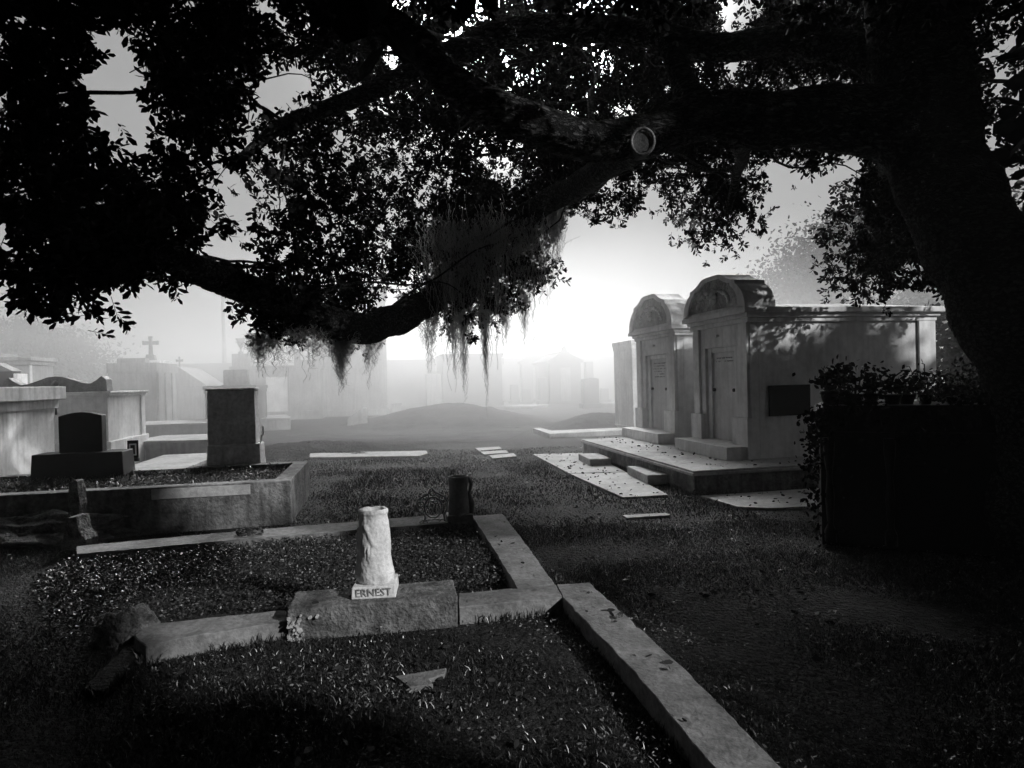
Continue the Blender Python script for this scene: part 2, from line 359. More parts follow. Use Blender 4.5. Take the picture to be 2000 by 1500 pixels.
def text(body, size, loc, rot, m, parent, name='lettering', ext_=.003):
    c = bpy.data.curves.new(name, 'FONT'); c.body = body; c.size = size; c.extrude = ext_; c.align_x = 'CENTER'; c.align_y = 'CENTER'; c.resolution_u = 2
    tmp = bpy.data.objects.new('t', c); C.objects.link(tmp); dg = bpy.context.evaluated_depsgraph_get(); me = bpy.data.meshes.new_from_object(tmp.evaluated_get(dg)); bpy.data.objects.remove(tmp)
    me.materials.clear(); me.materials.append(m); o = bpy.data.objects.new(name, me); C.objects.link(o); o.parent = parent; o.location = loc; o.rotation_euler = rot
    return o
M['tymp'] = mat('dark_tympanum', .55, .25, 3, .9, .4, 30, .3)  # panel inside the rim set darker than the plaster around it
M['letg'] = mat('worn_letters', .45, .15, 30)
text('ERNEST', bh * .92, (0, -vw / 2 + .000, bh * .5), (R(90), 0, 0), M['letg'], va).scale = (.95, 1, 1)
# rock at the curb end
def rocky(name, label, cat, P, sx, sy, sz, seed, m='rock', fr=1.0, rz=0.0, sub=5):
    import bmesh
    bm = bmesh.new(); bmesh.ops.create_icosphere(bm, subdivisions=sub, radius=1)
    for v in bm.verts:
        d = v.co.copy(); k = 1 + .35 * MN.fractal(d * 1.3 * fr + Vector((seed, 0, 0)), 1, 2, 5) + .12 * MN.turbulence(d * 3 * fr + Vector((seed, 2, 0)), 3, False)
        v.co = Vector((d.x * k * sx, d.y * k * sy, max(d.z * k, -.25) * sz + .2 * sz))
    me = bpy.data.meshes.new(name); bm.to_mesh(me); bm.free(); o = bpy.data.objects.new(name, me); C.objects.link(o); me.materials.append(M[m])
    me.polygons.foreach_set('use_smooth', [sub > 4] * len(me.polygons)); o.location = P; o.rotation_euler = (0, 0, rz)
    return tag(o, label, cat)
rp = gr(232, 1258)
rocky('boulder', 'rough dark rock at the left end of the narrow curb', 'rock', rp + Vector((0, .1, 0)), .20, .15, .15, 3.1, fr=1.0, sub=4)
# marker slab fragment in the grass of the near plot
o = poly_slab('stone_fragment', [(772, 1320), (800, 1316), (872, 1304), (868, 1316), (838, 1326), (846, 1336), (800, 1342)], -.02, .016, M['concrete'], .004)
tag(footprint(o), 'broken pale stone fragment lying in the grass of the near plot', 'stone')
# ------------------------------------------------------------------ small dark vase and wire wreath on the back curb
P = gr(896, 1018, .09); vz = thing('flower_vase', 'small dark cylindrical vase on a square base beside the ornate wreath', 'vase', P + Vector((0, .06, 0)), TH)
s_ = 1.0 * (P.y + .06) / FPX
MB().box(-25 * s_, 25 * s_, -20 * s_, 20 * s_, 0, 13 * s_).build('base', M['granite'], vz, .004)
hh = (hz(P + Vector((0, .06, 0)), 930) - .09)
q_ = .115
MB().lathe([(.0, .07), (.105, .07), (.108, .12), (.10, .25), (.092, .40), (.10, .5), (.104, .56), (.085, .56), (.08, .3), (0, .3)], 28, jit=.02).xf(Matrix.Diagonal((20 * s_ / .105, 20 * s_ / .105, hh / .56, 1))).build('body', M['granite'], vz, smooth=True)
MB().tube([(23 * s_, 0, .03), (27 * s_, 0, hh * .35), (21 * s_, 0, hh * .6), (26 * s_, 0, hh * .8), (20 * s_, 0, hh * .97)], [.02, .03, .02, .02, .012], 8, .2).build('relief', M['granite'], vz, smooth=True)
P = gr(846, 1021, .09); wr = thing('wreath_stand', 'ornate pale wire wreath stand with scalloped outline beside the small dark vase', 'wreath', P + Vector((0, .05, 0)), TH)
s_ = (P.y + .05) / FPX
def arcpts(f, n): return [f(i / (n - 1)) for i in range(n)]
mb = MB()
heart = [(-20, 0), (-16, 8), (-18, 16), (-28, 22), (-34, 32), (-30, 44), (-20, 50), (-10, 54), (-6, 62), (-2, 66), (4, 58), (12, 54), (22, 48), (28, 38), (27, 24), (20, 12), (22, 0)]
mb.tube([(x * s_, 0, z * s_ + .0) for x, z in heart], .011, 6)
mb.build('outer_frame', M['metal'], wr, smooth=True)
mb = MB(); mb.tube([(17 * s_ * math.cos(a), 0, (28 + 20 * math.sin(a)) * s_) for a in np.linspace(0, 6.28, 26)], .009, 6)
mb.tube([(-16 * s_, 0, 18 * s_), (-8 * s_, 0, 40 * s_), (8 * s_, 0, 40 * s_), (14 * s_, 0, 20 * s_)], .004, 6)
mb.build('inner_ring', M['metal'], wr, smooth=True)
mb = MB()
for (x, z) in ((-24, 36), (-27, 26), (-14, 50), (0, 56), (18, 46)):
    mb.tube([((x + 6 * math.cos(a)) * s_, 0, (z + 5 * math.sin(a)) * s_) for a in np.linspace(0, 6.28, 12)], .007, 5)
mb.build('scroll', M['metal'], wr, smooth=True)
mb = MB()
for (x, y, z) in ((-20, 0, 2), (18, 0, 2)): mb.tube([((x - 8) * s_, -6 * s_, 1 * s_), (x * s_, 0, 5 * s_), ((x + 8) * s_, -6 * s_, 1 * s_)], .006, 6)
mb.tube([(-22 * s_, 0, 4 * s_), (22 * s_, 0, 4 * s_)], .006, 6)
mb.build('foot', M['metal'], wr, smooth=True)
# old vine wreath lying on the curb
P = gr(488, 1042, .10); mb = MB()
for k in range(9):
    ph = random.uniform(0, 6.28); a_ = random.uniform(.09, .14)
    mb.tube([(a_ * math.cos(t + ph), a_ * .75 * math.sin(t + ph), .02 + .02 * math.sin(3 * t + k)) for t in np.linspace(0, 5.6, 22)], .006, 5, .2)
o = mb.build('vine_wreath', M['rock'], smooth=True); o.location = P; tag(o, 'small dried vine wreath lying on the thin curb', 'wreath')
# ------------------------------------------------------------------ raised grave plot on the left
P0 = gr(570, 1023); RZ = hz(P0, 938)
u2 = ext(P0, -B, 120); dep = 1.75
rw = thing('raised_plot', 'waist high stained concrete grave enclosure filled with dark soil', 'grave', P0, TH)
W2 = u2 + 2.4; t_ = .2
MB().box(-W2, 0, 0, t_, -.05, RZ).build('front_wall', M['wallc'], rw, .012, rough=.018)
MB().box(-t_, -.004, t_, dep, -.05, RZ + .003).build('side_wall', M['wallc'], rw, .012)
MB().box(-W2, -.006, dep, dep + t_, -.05, RZ - .004).build('back_wall', M['wallc'], rw, .012)
MB().box(-u2 * .62, -t_ * 2.2, -.012, 0, RZ - .135, RZ - .02).build('face_panel', M['paving'], rw, .004, label='paler smooth band let into the wall face')
sm = MB(); nn = 40
sv = [(-W2 + .1 + (W2 - t_ * 1.0 - .1) * i / nn, t_ * .9 + (dep - t_ * .8) * j / 16, RZ - .07 + .035 * MN.noise(Vector((i * .3, j * .4, 1))) + .02 * MN.noise(Vector((i, j, 4)))) for j in range(17) for i in range(nn + 1)]
sm.add(sv, [(j * (nn + 1) + i, j * (nn + 1) + i + 1, (j + 1) * (nn + 1) + i + 1, (j + 1) * (nn + 1) + i) for j in range(16) for i in range(nn)]).build('soil_bed', M['soil'], rw, smooth=True)
SZ = RZ - .06
def lp(root, P): return root.matrix_world.inverted() @ P
# grey block headstone on the plot
yb = P0.y + dep - .15
P = pt(512, 9.15, SZ - .03); wb = ext(P, -B, 400); hb = hz(P, 866) - P.z; ht = hz(P, 757) - P.z
gs = thing('headstone', 'tall grey block headstone on a thick rough base at the raised plot', 'headstone', P, TH)
MB().box(-wb, 0, 0, .42, -.25, hb, .03, .02).build('base', M['grey'], gs, .02, rough=.015)
MB().box(-wb + .03, -.08, .05, .36, hb, ht - .03, .01, .01).build('tablet', M['grey'], gs, .012, rough=.01)
MB().box(-wb + .02, -.075, .04, .37, ht - .03, ht).build('cap', M['grey'], gs, .008)
MB().tube([(-.03, .1, hb), (-.015, .1, hb + .1), (.01, .1, hb + .12), (0.01, .1, hb + .24)], .012, 6).build('bracket', M['metal'], gs, smooth=True)
# black headstone
P = pt(243, 8.3, SZ - .03); wb = ext(P, -B, 55); hb = hz(P, 882) - P.z
bs = thing('headstone', 'black headstone with arched top on a broad black base', 'headstone', P, TH)
MB().box(-wb, 0, 0, .45, -.2, hb, .03, .03).build('base', M['black'], bs, .01)
xr = ext(P + A * .15, -B, 202); xl = ext(P + A * .15, -B, 117); tt = hz(P + A * .15 - B * xr, 811) - P.z; tm = tt + .05
MB().prism([(-xl, hb), (-xr, hb), (-xr, tt)] + [(-xr + (-xl + xr) * k / 8, tt + (tm - tt) * math.sin(math.pi * k / 8)) for k in range(1, 8)] + [(-xl, tt)], 'y', .15, .29).build('tablet', M['black'], bs, .006)
# flat tomb behind
P = pt(392, 9.7, 0); hh = .5
ft = thing('flat_tomb', 'low flat tomb slab with pale top in front of the pedimented tomb', 'tomb', gr(360, 914, hh - .0) * 1.0, TH)
ft.location.z = 0; Pf = Vector(ft.location); wf = ext(Vector((Pf.x, Pf.y, hh)), -B, 225)
MB().box(-wf, 0, 0, 2.0, -.05, hh - .06).build('base', M['render'], ft, .01)
MB().box(-wf - .03, .03, -.03, 2.03, hh - .06, hh).build('slab', M['paving'], ft, .01)
# ------------------------------------------------------------------ generic tombs
def cross(root, x, y, z, h, m, th=None, ped=True):
    th = th or h * .13; mb = MB()
    if ped: mb.box(x - th * 1.5, x + th * 1.5, y - th * 1.2, y + th * 1.2, z, z + h * .26, th * .4, th * .3)
    zz = z + (h * .26 if ped else 0)
    w = h * .29
    prof = [(-th * .6, zz), (th * .6, zz), (th * .42, zz + (h - (zz - z)) * .55), (w, zz + (h - (zz - z)) * .53), (w * 1.05, zz + (h - (zz - z)) * .76), (th * .42, zz + (h - (zz - z)) * .73), (th * .55, z + h), (-th * .55, z + h), (-th * .42, zz + (h - (zz - z)) * .73), (-w * 1.05, zz + (h - (zz - z)) * .76), (-w, zz + (h - (zz - z)) * .53), (-th * .42, zz + (h - (zz - z)) * .55)]
    mb.prism([(x + p, q) for p, q in prof], 'y', y - th * .4, y + th * .4)
    return mb.build('cross', m, root, .01)
# white tomb at the left edge: its right face runs away from us
Pf = pt(110, 10.8, 0); Ln = 5.0
Pn = Pf - A * Ln
wt = thing('box_tomb', 'bright white plastered tomb with heavy flat coping at the left edge', 'tomb', Pn, TH)
zc = hz(Pf, 797); zm = hz(Pf, 780); ztp = hz(Pf, 755)
MB().box(-1.6, 0, 0, Ln, 0, zc).build('wall', M['white'], wt, .008)
MB().box(-1.65, .05, -.05, Ln + .05, zc, zm).build('frieze', M['white'], wt, .006)
MB().box(-1.74, .14, -.14, Ln + .12, zm, ztp).build('coping', M['white'], wt, .01)
# pedimented low tomb
P = pt(214, 12.2, 0); wv = 1.75; dl = ext(P, A, 284)
z1 = hz(P, 764); zb = hz(P, 862)
pt_ = thing('pediment_tomb', 'grey tomb with carved scroll pediment and bright right side wall', 'tomb', P, TH)
MB().box(-wv, 0, 0, dl, zb, z1 - .1).build('wall', M['white2'], pt_, .008)
MB().box(-wv - .05, .07, -.08, dl + .06, 0, zb).build('base', M['white2'], pt_, .012)
MB().box(-wv - .04, .05, -.05, dl + .05, z1 - .1, z1 - .04).box(-wv - .08, .09, -.09, dl + .09, z1 - .04, z1).build('cornice', M['white2'], pt_, .008)
MB().box(.0, .03, dl - .22, dl - .002, zb, z1 - .1).build('pilaster', M['white2'], pt_, .006)
zt = hz(P, 733) - z1
pr = [(0, 0), (0, .1), (-.02, .75), (-.10, .98), (-.20, .72), (-.32, .5), (-.45, .56), (-.62, .74), (-.8, .95), (-.95, 1.0)]
half = wv / 2
pl_ = [(p * half / .95, z1 + q * zt) for p, q in pr]; pr2 = pl_ + [(-wv - p, q) for p, q in pl_[::-1][1:]]
MB().prism(pr2, 'y', .0, .28).build('pediment', M['granite'], pt_, .01)
MB().lathe([(0, -.1), (.05, -.06), (.07, 0), (.03, .06), (.0, .08)], 12, (-half, -.01, z1 + zt * .5)).build('rosette', M['granite'], pt_, smooth=True)
o = MB().box(-half - .01, -half + .01, -.03, 0, z1 - .42, z1 - .2).build('hook', M['letter'], pt_)
# little framed photograph
P = pt(260, 9.75, .5)
fr_ = thing('framed_memorial', 'small black framed memorial picture standing against the bright tomb base', 'picture frame', P, TH + R(4))
MB().box(-.09, .09, -.03, .03, 0, .05, .01, .005).build('foot', M['black'], fr_, .003)
MB().box(-.075, .075, 0, .02, .05, .32).build('frame', M['black'], fr_, .003)
MB().box(-.05, .05, -.004, 0, .09, .27).build('picture', M['tablet'], fr_)
MB().box(-.03, .03, -.007, -.0045, .19, .25).box(-.02, .03, -.007, -.0045, .11, .191).build('portrait', M['black'], fr_)
# dark gabled headstone at the far left, hazy mausoleum behind
P = pt(28, 15.5, 0); tz = hz(P, 725)
dg = thing('headstone', 'dark pointed headstone rising behind the white coping at the left edge', 'headstone', P, TH)
MB().box(-.95, .0, 0, .4, 0, tz - .0).build('tablet', M['black'], dg, .01)
MB().prism([(-.98, tz), (.03, tz), (-.35, tz + .22)], 'y', -.02, .42).build('gable', M['granite'], dg, .008)
MB().box(.03, .12, 0, .45, 0, tz - .06).build('edge_post', M['white2'], dg, .01)
def tomb(label, cat, u_near, D, w, d, top, base=.15, door=None, m='render', gable=0.0, group=None, name='mausoleum', right=True, cor=.1, ubase=None):
    """box tomb, its near right corner (right=True) or near left corner at column u_near"""
    P = pt(u_near, D, 0); r = thing(name, label, cat, P, TH, group)
    x0, x1 = (-w, 0) if right else (0, w)
    MB().box(x0, x1, 0, d, base, top - .25).build('wall', M[m], r, .01)
    MB().box(x0 - .06, x1 + .06, -.06, d + .06, 0, base).build('base', M[m], r, .01)
    MB().box(x0 - cor * .5, x1 + cor * .5, -cor * .5, d + cor * .5, top - .25, top - .12).box(x0 - cor, x1 + cor, -cor, d + cor, top - .12, top).build('cornice', M[m], r, .01)
    if gable:
        xm = (x0 + x1) / 2
        MB().prism([(x0 - cor, top), (x1 + cor, top), (xm, top + gable)], 'y', -cor, d + cor).build('roof', M[m], r, .01)
    if door:
        xm = (x0 + x1) / 2
        MB().box(xm - door / 2 - .08, xm - door / 2, -.05, 0, base, base + door * 1.7).box(xm + door / 2, xm + door / 2 + .08, -.05, 0, base, base + door * 1.7).box(xm - door / 2 - .1, xm + door / 2 + .1, -.06, 0, base + door * 1.7, base + door * 1.7 + .12).build('door_frame', M[m], r, .006)
        MB().box(xm - door / 2, xm + door / 2, -.01, .002, base, base + door * 1.7).build('tablet', M['tablet'], r)
    return r
P = pt(62, 20, 0); tp = hz(P, 697)
t1 = tomb('hazy mausoleum with flat coping and pale corner strip at the far left', 'mausoleum', 62, 20, 2.6, ext(P, A, 108), tp)
MB().box(-.0, .03, -.02, .1, .15, tp - .25).build('corner_strip', M['white'], t1)
MB().box(-2.6, -.9, .1, 1.2, tp, tp + .13).build('attic', M['render'], t1, .01)
# cross mausoleum
P = pt(307, 23, 0); z_ = hz(P, 708); wv = ext(P, -B, 214); dl = ext(P, A, 347)
cm = thing('mausoleum', 'grey stepped parapet mausoleum topped by a stone cross', 'mausoleum', P, TH)
MB().box(-wv, 0, 0, dl, 0, z_ - .35).build('wall', M['render'], cm, .01)
MB().box(-wv - .03, .05, -.04, dl, z_ - .35, z_).build('parapet', M['render'], cm, .01)
MB().box(-wv * .8, -wv * .2, -.02, .4, z_, z_ + .17).build('parapet_step', M['render'], cm, .01)
MB().box(-wv * .7, .03, .4, dl * .8, z_, z_ + .1).build('roof', M['white2'], cm, .01)
for k in range(3): MB().box(0.0, .06, dl * (.06 + .33 * k), dl * (.06 + .33 * k) + dl * .18, 0, z_ - .36).build('pilaster', M['render'], cm, .01)
cx = -ext(P + A * dl * .45, -B, 299)
zc0 = z_ + .1; Pc = P + A * dl * .45 + B * cx
cross(cm, cx, dl * .45, zc0, hz(Vector((Pc.x, Pc.y, 0)), 657) - zc0, M['granite'])
# gabled mausoleum behind it
P = pt(402, 30, 0); zt = hz(P, 752); wv = ext(P, -B, 300); gz = hz(P - B * wv / 2, 716)
gmz = tomb('pitched roof mausoleum with a small cross beside the stepped one', 'mausoleum', 402, 30, wv, 3.5, zt, gable=gz - zt, cor=.08)
cross(gmz, -wv / 2, .2, gz - .05, hz(P - B * wv / 2, 694) - gz, M['granite'], ped=False)
# tomb with rounded tablet on top
P = pt(500, 22, 0); zt = hz(P, 752)
tk = tomb('low hazy tomb behind the tall grey block headstone', 'tomb', 500, 22, ext(P, -B, 402), 2.2, zt, cor=.05, name='box_tomb', m='far')
xr = ext(P, -B, 483); xl = ext(P, -B, 435); ht = hz(P - B * xl, 722) - zt; c_ = .06
P2 = P - B * xr + A * .3
rt = thing('tablet_stone', 'small round shouldered stone block standing on the low tomb', 'headstone', (P2.x, P2.y, zt), TH)
w_ = xl - xr
MB().prism([(-w_, 0), (0, 0), (0, ht - c_)] + [(-c_ + c_ * math.cos(a), ht - c_ + c_ * math.sin(a)) for a in np.linspace(.2, 1.57, 5)] + [(-w_ + c_ - c_ * math.sin(a), ht - c_ + c_ * math.cos(a)) for a in np.linspace(0, 1.4, 5)] + [(-w_, ht - c_)], 'y', 0, .3).build('tablet', M['render'], rt, .01)
MB().box(-w_ - .05, .05, -.05, .35, -.0, .03).build('foot', M['render'], rt, .005)
# coping steps left of centre
def coping(label, pix, h, D_in, group='grave copings in the mist'):
    Pa = gr(pix[0][0], pix[0][1]); Pb = gr(pix[1][0], pix[1][1]); d = Pb - Pa; wd = d.length
    r = thing('grave_coping', label, 'grave coping', Pa, math.atan2(d.y, d.x), group)
    MB().box(0, wd, 0, D_in, -.05, h).build('wall', M['render'], r, .015)
    MB().box(-.05, wd + .05, -.05, D_in + .05, h, h + .05).build('slab', M['paving'], r, .01)
    return r
coping('nearer of two low copings left of the grey block headstone', [(250, 905), (412, 900)], .42, 1.6)
coping('farther of two low copings left of the grey block headstone', [(250, 868), (425, 860)], .50, 2.2)
coping('nearer low misty coping right of the grey block headstone', [(490, 842), (568, 838)], .38, 2.6)
coping('farther low misty coping right of the grey block headstone', [(500, 812), (600, 808)], .32, 3.0)
# urn mausoleum
P = pt(628, 30, 0); zt = hz(P, 706); wv = ext(P, -B, 456); zl = hz(P - B * wv, 716)
um = tomb('wide misty mausoleum carrying an urn on its left corner', 'mausoleum', 628, 30, wv, 4, zl, door=.95, base=.4)
xq = ext(P, -B, 578)
MB().box(-xq, 0.1, -.05, 1.2, zl, hz(P, 681)).build('attic', M['render'], um, .01)
MB().box(-xq * .75, -xq * .3, -.08, -.05, zl + .25, hz(P, 681) - .1).build('panel', M['white2'], um)
xq = ext(P, -B, 492); zp = hz(P - B * wv, 691)
MB().box(-wv, -xq, .0, .8, zl, zp).build('pedestal', M['render'], um, .01)
xu = (wv * .6 + xq * .4) ; uh = hz(P - B * wv, 660) - zp
ur = thing('stone_urn', 'wide lipped stone urn on the corner of the misty mausoleum', 'urn', P - B * xu + A * .4 + Vector((0, 0, zp)), TH)
MB().lathe([(0, 0), (.16, 0), (.16, .12), (.06, .2), (.05, .36), (.12, .48), (.2, .66), (.21, .82), (.3, .95), (.3, 1), (0, 1)], 20).xf(Matrix.Diagonal((uh * 1.0, uh * 1.0, uh, 1))).build('bowl', M['render'], ur, smooth=True)
# tall society tomb with the sharp right edge
P = pt(760, 32, 0); zt = hz(P, 560)
tl = tomb('tall plain society tomb with a sharp right edge fading into mist', 'mausoleum', 758, 32, ext(P, -B, 600), 5, zt, m='render', base=.3)
P = gr(783, 803); sp = thing('grave_pier', 'stubby square pier at the corner of the tall society tomb', 'pier', P, TH)
MB().box(-.5, 0, 0, .5, 0, .36).build('shaft', M['render'], sp, .01); MB().box(-.55, .05, -.05, .55, .36, .44).build('cap', M['render'], sp, .01)
# slanted marker
P = gr(718, 832); hs = hz(P, 797); s_ = P.y / FPX
ws = thing('slant_marker', 'slanting wedge topped grave marker before the tall tomb', 'grave marker', P, TH)
MB().prism([(-38 * s_, 0), (0, 0), (-2 * s_, hs), (-8 * s_, hs), (-38 * s_, hs * .45)], 'y', 0, .5).build('tablet', M['render'], ws, .012)
MB().box(-40 * s_, 2 * s_, -.05, .55, -.03, .06).build('foot', M['render'], ws, .01)
# pole
P = pt(441, 44, 0); mb = MB(); zt = hz(P, 560); mb.tube([P, Vector((P.x, P.y, zt))], [.16, .09], 10)
lpz = mb.build('utility_pole', M['render'], smooth=True); tag(lpz, 'tall slim pole rising out of the mist beyond the wall', 'pole')
# perimeter wall
Pw = pt(1250, 46, 0); Pwl = pt(-250, 46, 0)
pw = thing('perimeter_wall', 'long pale cemetery wall closing the misty background', 'wall', pt(1000, 46, 0), TH)
zt = hz(pt(1000, 46, 0), 699)
MB().box(-48, 40, 0, .5, -.1, zt - .12).build('wall', M['wallfar'], pw); MB().box(-48, 40, -.06, .56, zt - .12, zt).build('coping', M['wallfar'], pw)
# centre: block tomb, statue pedestal, twin chapels, headstones
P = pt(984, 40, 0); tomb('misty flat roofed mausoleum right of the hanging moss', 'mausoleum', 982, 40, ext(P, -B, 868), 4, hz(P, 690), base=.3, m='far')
P = pt(858, 38, 0); st = thing('statue', 'faint standing statue on a tall pedestal in the mist', 'statue', P, TH)
zp = hz(P, 730); zt = hz(P, 690)
MB().box(-.75, .1, -.4, .4, 0, zp).build('pedestal', M['render'], st, .02)
k_ = zt - zp
MB().lathe([(0, 0), (.24, 0), (.22, .25), (.15, .5), (.19, .68), (.16, .78), (.06, .82), (.05, .85), (.085, .91), (.07, .98), (0, 1)], 16, (0, 0, 0)).xf(Matrix.Translation((-.4, 0, zp)) @ Matrix.Diagonal((k_ * .9, k_ * .7, k_, 1))).build('figure', M['render'], st, smooth=True)
def chapel(label, uL, uR, D, v_e, v_a, v_c, x_cross):
    P = pt(uR, D, 0); wv = ext(P, -B, uL); ze = hz(P, v_e); za = hz(P - B * wv / 2, v_a)
    r = thing('chapel_tomb', label, 'chapel tomb', P, TH, 'gabled chapel tombs in the mist')
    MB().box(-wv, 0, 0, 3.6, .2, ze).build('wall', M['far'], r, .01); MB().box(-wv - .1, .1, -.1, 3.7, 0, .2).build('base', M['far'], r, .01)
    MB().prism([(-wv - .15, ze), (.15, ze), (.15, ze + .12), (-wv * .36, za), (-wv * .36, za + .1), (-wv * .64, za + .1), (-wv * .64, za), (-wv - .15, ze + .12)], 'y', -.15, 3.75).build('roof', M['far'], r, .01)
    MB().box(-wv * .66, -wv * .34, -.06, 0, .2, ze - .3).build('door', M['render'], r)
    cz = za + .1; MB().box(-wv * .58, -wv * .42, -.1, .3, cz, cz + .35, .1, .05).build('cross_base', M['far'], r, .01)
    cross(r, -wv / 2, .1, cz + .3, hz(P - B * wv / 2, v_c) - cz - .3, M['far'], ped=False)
chapel('gabled chapel tomb with a cross on its roof, right of the pair', 1074, 1136, 40, 708, 690, 667, 0)
chapel('fainter gabled chapel tomb with a cross, left of the pair', 1020, 1084, 46, 709, 692, 669, 0)
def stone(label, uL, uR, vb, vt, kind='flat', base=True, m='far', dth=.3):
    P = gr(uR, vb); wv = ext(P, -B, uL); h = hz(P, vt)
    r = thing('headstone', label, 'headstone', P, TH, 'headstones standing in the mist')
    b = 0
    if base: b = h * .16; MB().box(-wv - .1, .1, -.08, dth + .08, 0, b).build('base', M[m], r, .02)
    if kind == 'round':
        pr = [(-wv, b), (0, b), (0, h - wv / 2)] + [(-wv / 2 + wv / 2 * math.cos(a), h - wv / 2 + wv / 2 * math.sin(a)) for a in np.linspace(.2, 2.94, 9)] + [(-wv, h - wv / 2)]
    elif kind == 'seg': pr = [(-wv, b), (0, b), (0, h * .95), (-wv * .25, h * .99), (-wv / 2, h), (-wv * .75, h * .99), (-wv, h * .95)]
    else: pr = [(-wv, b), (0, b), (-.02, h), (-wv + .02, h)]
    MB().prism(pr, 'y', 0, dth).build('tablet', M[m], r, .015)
stone('square topped headstone in the mist between the two chapel tombs', 1055, 1077, 790, 737, dth=.6)
stone('broad slightly arched headstone before the narrow tower stone', 1141, 1171, 797, 737, 'seg', dth=.5)
stone('narrow tower stone just behind the broad arched headstone', 1146, 1161, 786, 706, base=True, dth=.5)
stone('tall round topped headstone in front of the left chapel tomb', 1016, 1034, 784, 716, 'round', dth=.4)
stone('small low headstone at the foot of the round topped one', 1020, 1038, 788, 760)
stone('small square headstone left of the round topped one', 998, 1014, 788, 751)
stone('low hazy block right of the broad arched headstone', 1174, 1190, 784, 758)
stone('low headstone beside the white tomb behind the platform', 1221, 1246, 788, 755)
P = pt(1238, 18.5, 0)
tomb('tall white tomb peeping out behind the far mausoleum', 'tomb', 1238, 18.5, 1.2, 1.5, hz(P, 664), m='white', right=False, cor=.04, name='box_tomb')
# low slabs far right centre
coping('low misty grave slab beyond the right hand mound', [(1175, 796), (1236, 796)], .18, 2, 'grave slabs on the far lawn')
coping('low misty grave slab before the square topped headstone', [(985, 800), (1040, 800)], .14, 2, 'grave slabs on the far lawn')
# mounds
def mound(label, u, v, D, sx, sy, h):
    c = pt(u, D, 0); mb = MB(); n = 140; m_ = 44; vs = []
    for j in range(m_ + 1):
        t = j / m_
        for k in range(n):
            a = 2 * math.pi * k / n; e = 1 + .08 * math.sin(3 * a + sx) + .05 * math.sin(5 * a)
            vs.append((sx * t * e * math.cos(a), sy * t * e * math.sin(a), h * (.5 + .5 * math.cos(math.pi * t)) - .03 + .05 * MN.fractal(Vector((t * sx * 1.6 * math.cos(a), t * sy * 1.6 * math.sin(a), sx)), 1, 2, 4) + .03 * random.random()))
    fs = [(j * n + k, (j) * n + (k + 1) % n, (j + 1) * n + (k + 1) % n, (j + 1) * n + k) for j in range(1, m_) for k in range(n)] + [tuple(range(n, 2 * n))]
    mb.add(vs, [f[::-1] if False else f for f in fs]); o = mb.build('grave_mound', M['mound'], smooth=True); o.location = c; o.rotation_euler = (0, 0, TH)
    return tag(o, label, 'grave mound')
mound('broad grassy mound rising in the misty centre', 880, 0, 25.5, 4.6, 4.6, .72)
mound('long low grassy mound beside the tall grey block headstone', 600, 0, 15.6, 3.3, 2.0, .22)
mound('grassy mound inside the pale curb next to the mausoleum platform', 1175, 0, 21.5, 2.2, 3.0, .42)
o = curb([(605, 884), (833, 880), (836, 885), (820, 890), (605, 893)], 'pale thin curb edge in front of the long low mound', z=.04, m='paving')
for pix, z in (([(1040, 836), (1073, 847), (1238, 839), (1238, 834), (1078, 841), (1055, 835)], .12),):
    curb(pix, 'pale curb around the mound left of the mausoleum platform', z=z, m='paving')
# paving slabs on the lawn
def paver(pix, label, z=.02, group='flat paving slabs in the lawn'):
    o = poly_slab('paving_slab', pix, -.04, z, M['paving'], .005); footprint(o); return tag(o, label, 'paving slab', group)
paver([(1041, 887), (1132, 884), (1200, 925), (1090, 912)][0:0] or [(1041, 887), (1150, 884), (1222, 921), (1111, 924)], 'farther half of the leaf strewn slab walk along the platform')
paver([(1113, 925), (1224, 922), (1305, 966), (1217, 971)], 'nearer half of the leaf strewn slab walk along the platform')
paver([(1368, 968), (1640, 950), (1640, 986), (1505, 992), (1440, 989)], 'pale slab lying along the dark platform side')
for k, q in enumerate(([(928, 875), (975, 872), (980, 876), (935, 880)], [(938, 882), (988, 879), (994, 884), (945, 887)], [(955, 889), (1003, 885), (1010, 891), (962, 895)])):
    paver(q, ('farthest', 'middle', 'nearest')[k] + ' of three small stepping slabs left of the slab walk')
paver([(1215, 1006), (1300, 1001), (1310, 1006), (1225, 1011)], 'small half buried slab in the dark lawn')
# ------------------------------------------------------------------ mausoleum platform
P0 = gr(1357, 965); PZ = hz(P0, 919)
pf = thing('tomb_platform', 'raised concrete platform carrying the two white mausoleums', 'platform', P0, TH)
dA = ext(P0 + Vector((0, 0, PZ)), A, 1139); wB = 7.0
MB().box(0, wB, 0, dA, -.05, PZ - .07).build('base', M['wallc'], pf, .012)
MB().box(-.05, wB, -.05, dA + .05, PZ - .07, PZ - .03).box(-.03, wB, -.03, dA + .03, PZ - .03, PZ).build('slab', M['paving'], pf, .008)
EXCL.append([tuple(P0[:2]), tuple((P0 + B * wB)[:2]), tuple((P0 + B * wB + A * dA)[:2]), tuple((P0 + A * dA)[:2])])
def stepstone(pix_l, pix_r, h, label):
    Pa = gr(*pix_l); Pb = gr(*pix_r); d = Pb - Pa
    r = MB().box(0, .40, 0, d.length, 0, h).build('step_stone', M['paving'], None, .015, rough=.01); r.location = Pb + Vector((0, 0, .0)); r.rotation_euler = (0, 0, math.atan2(d.y, d.x) + R(90))
    return tag(r, label, 'step stone', 'step stones against the platform')
stepstone((1130, 900), (1152, 912), .14, 'farther step stone against the platform side')
stepstone((1225, 928), (1265, 948), .15, 'nearer step stone against the platform side')
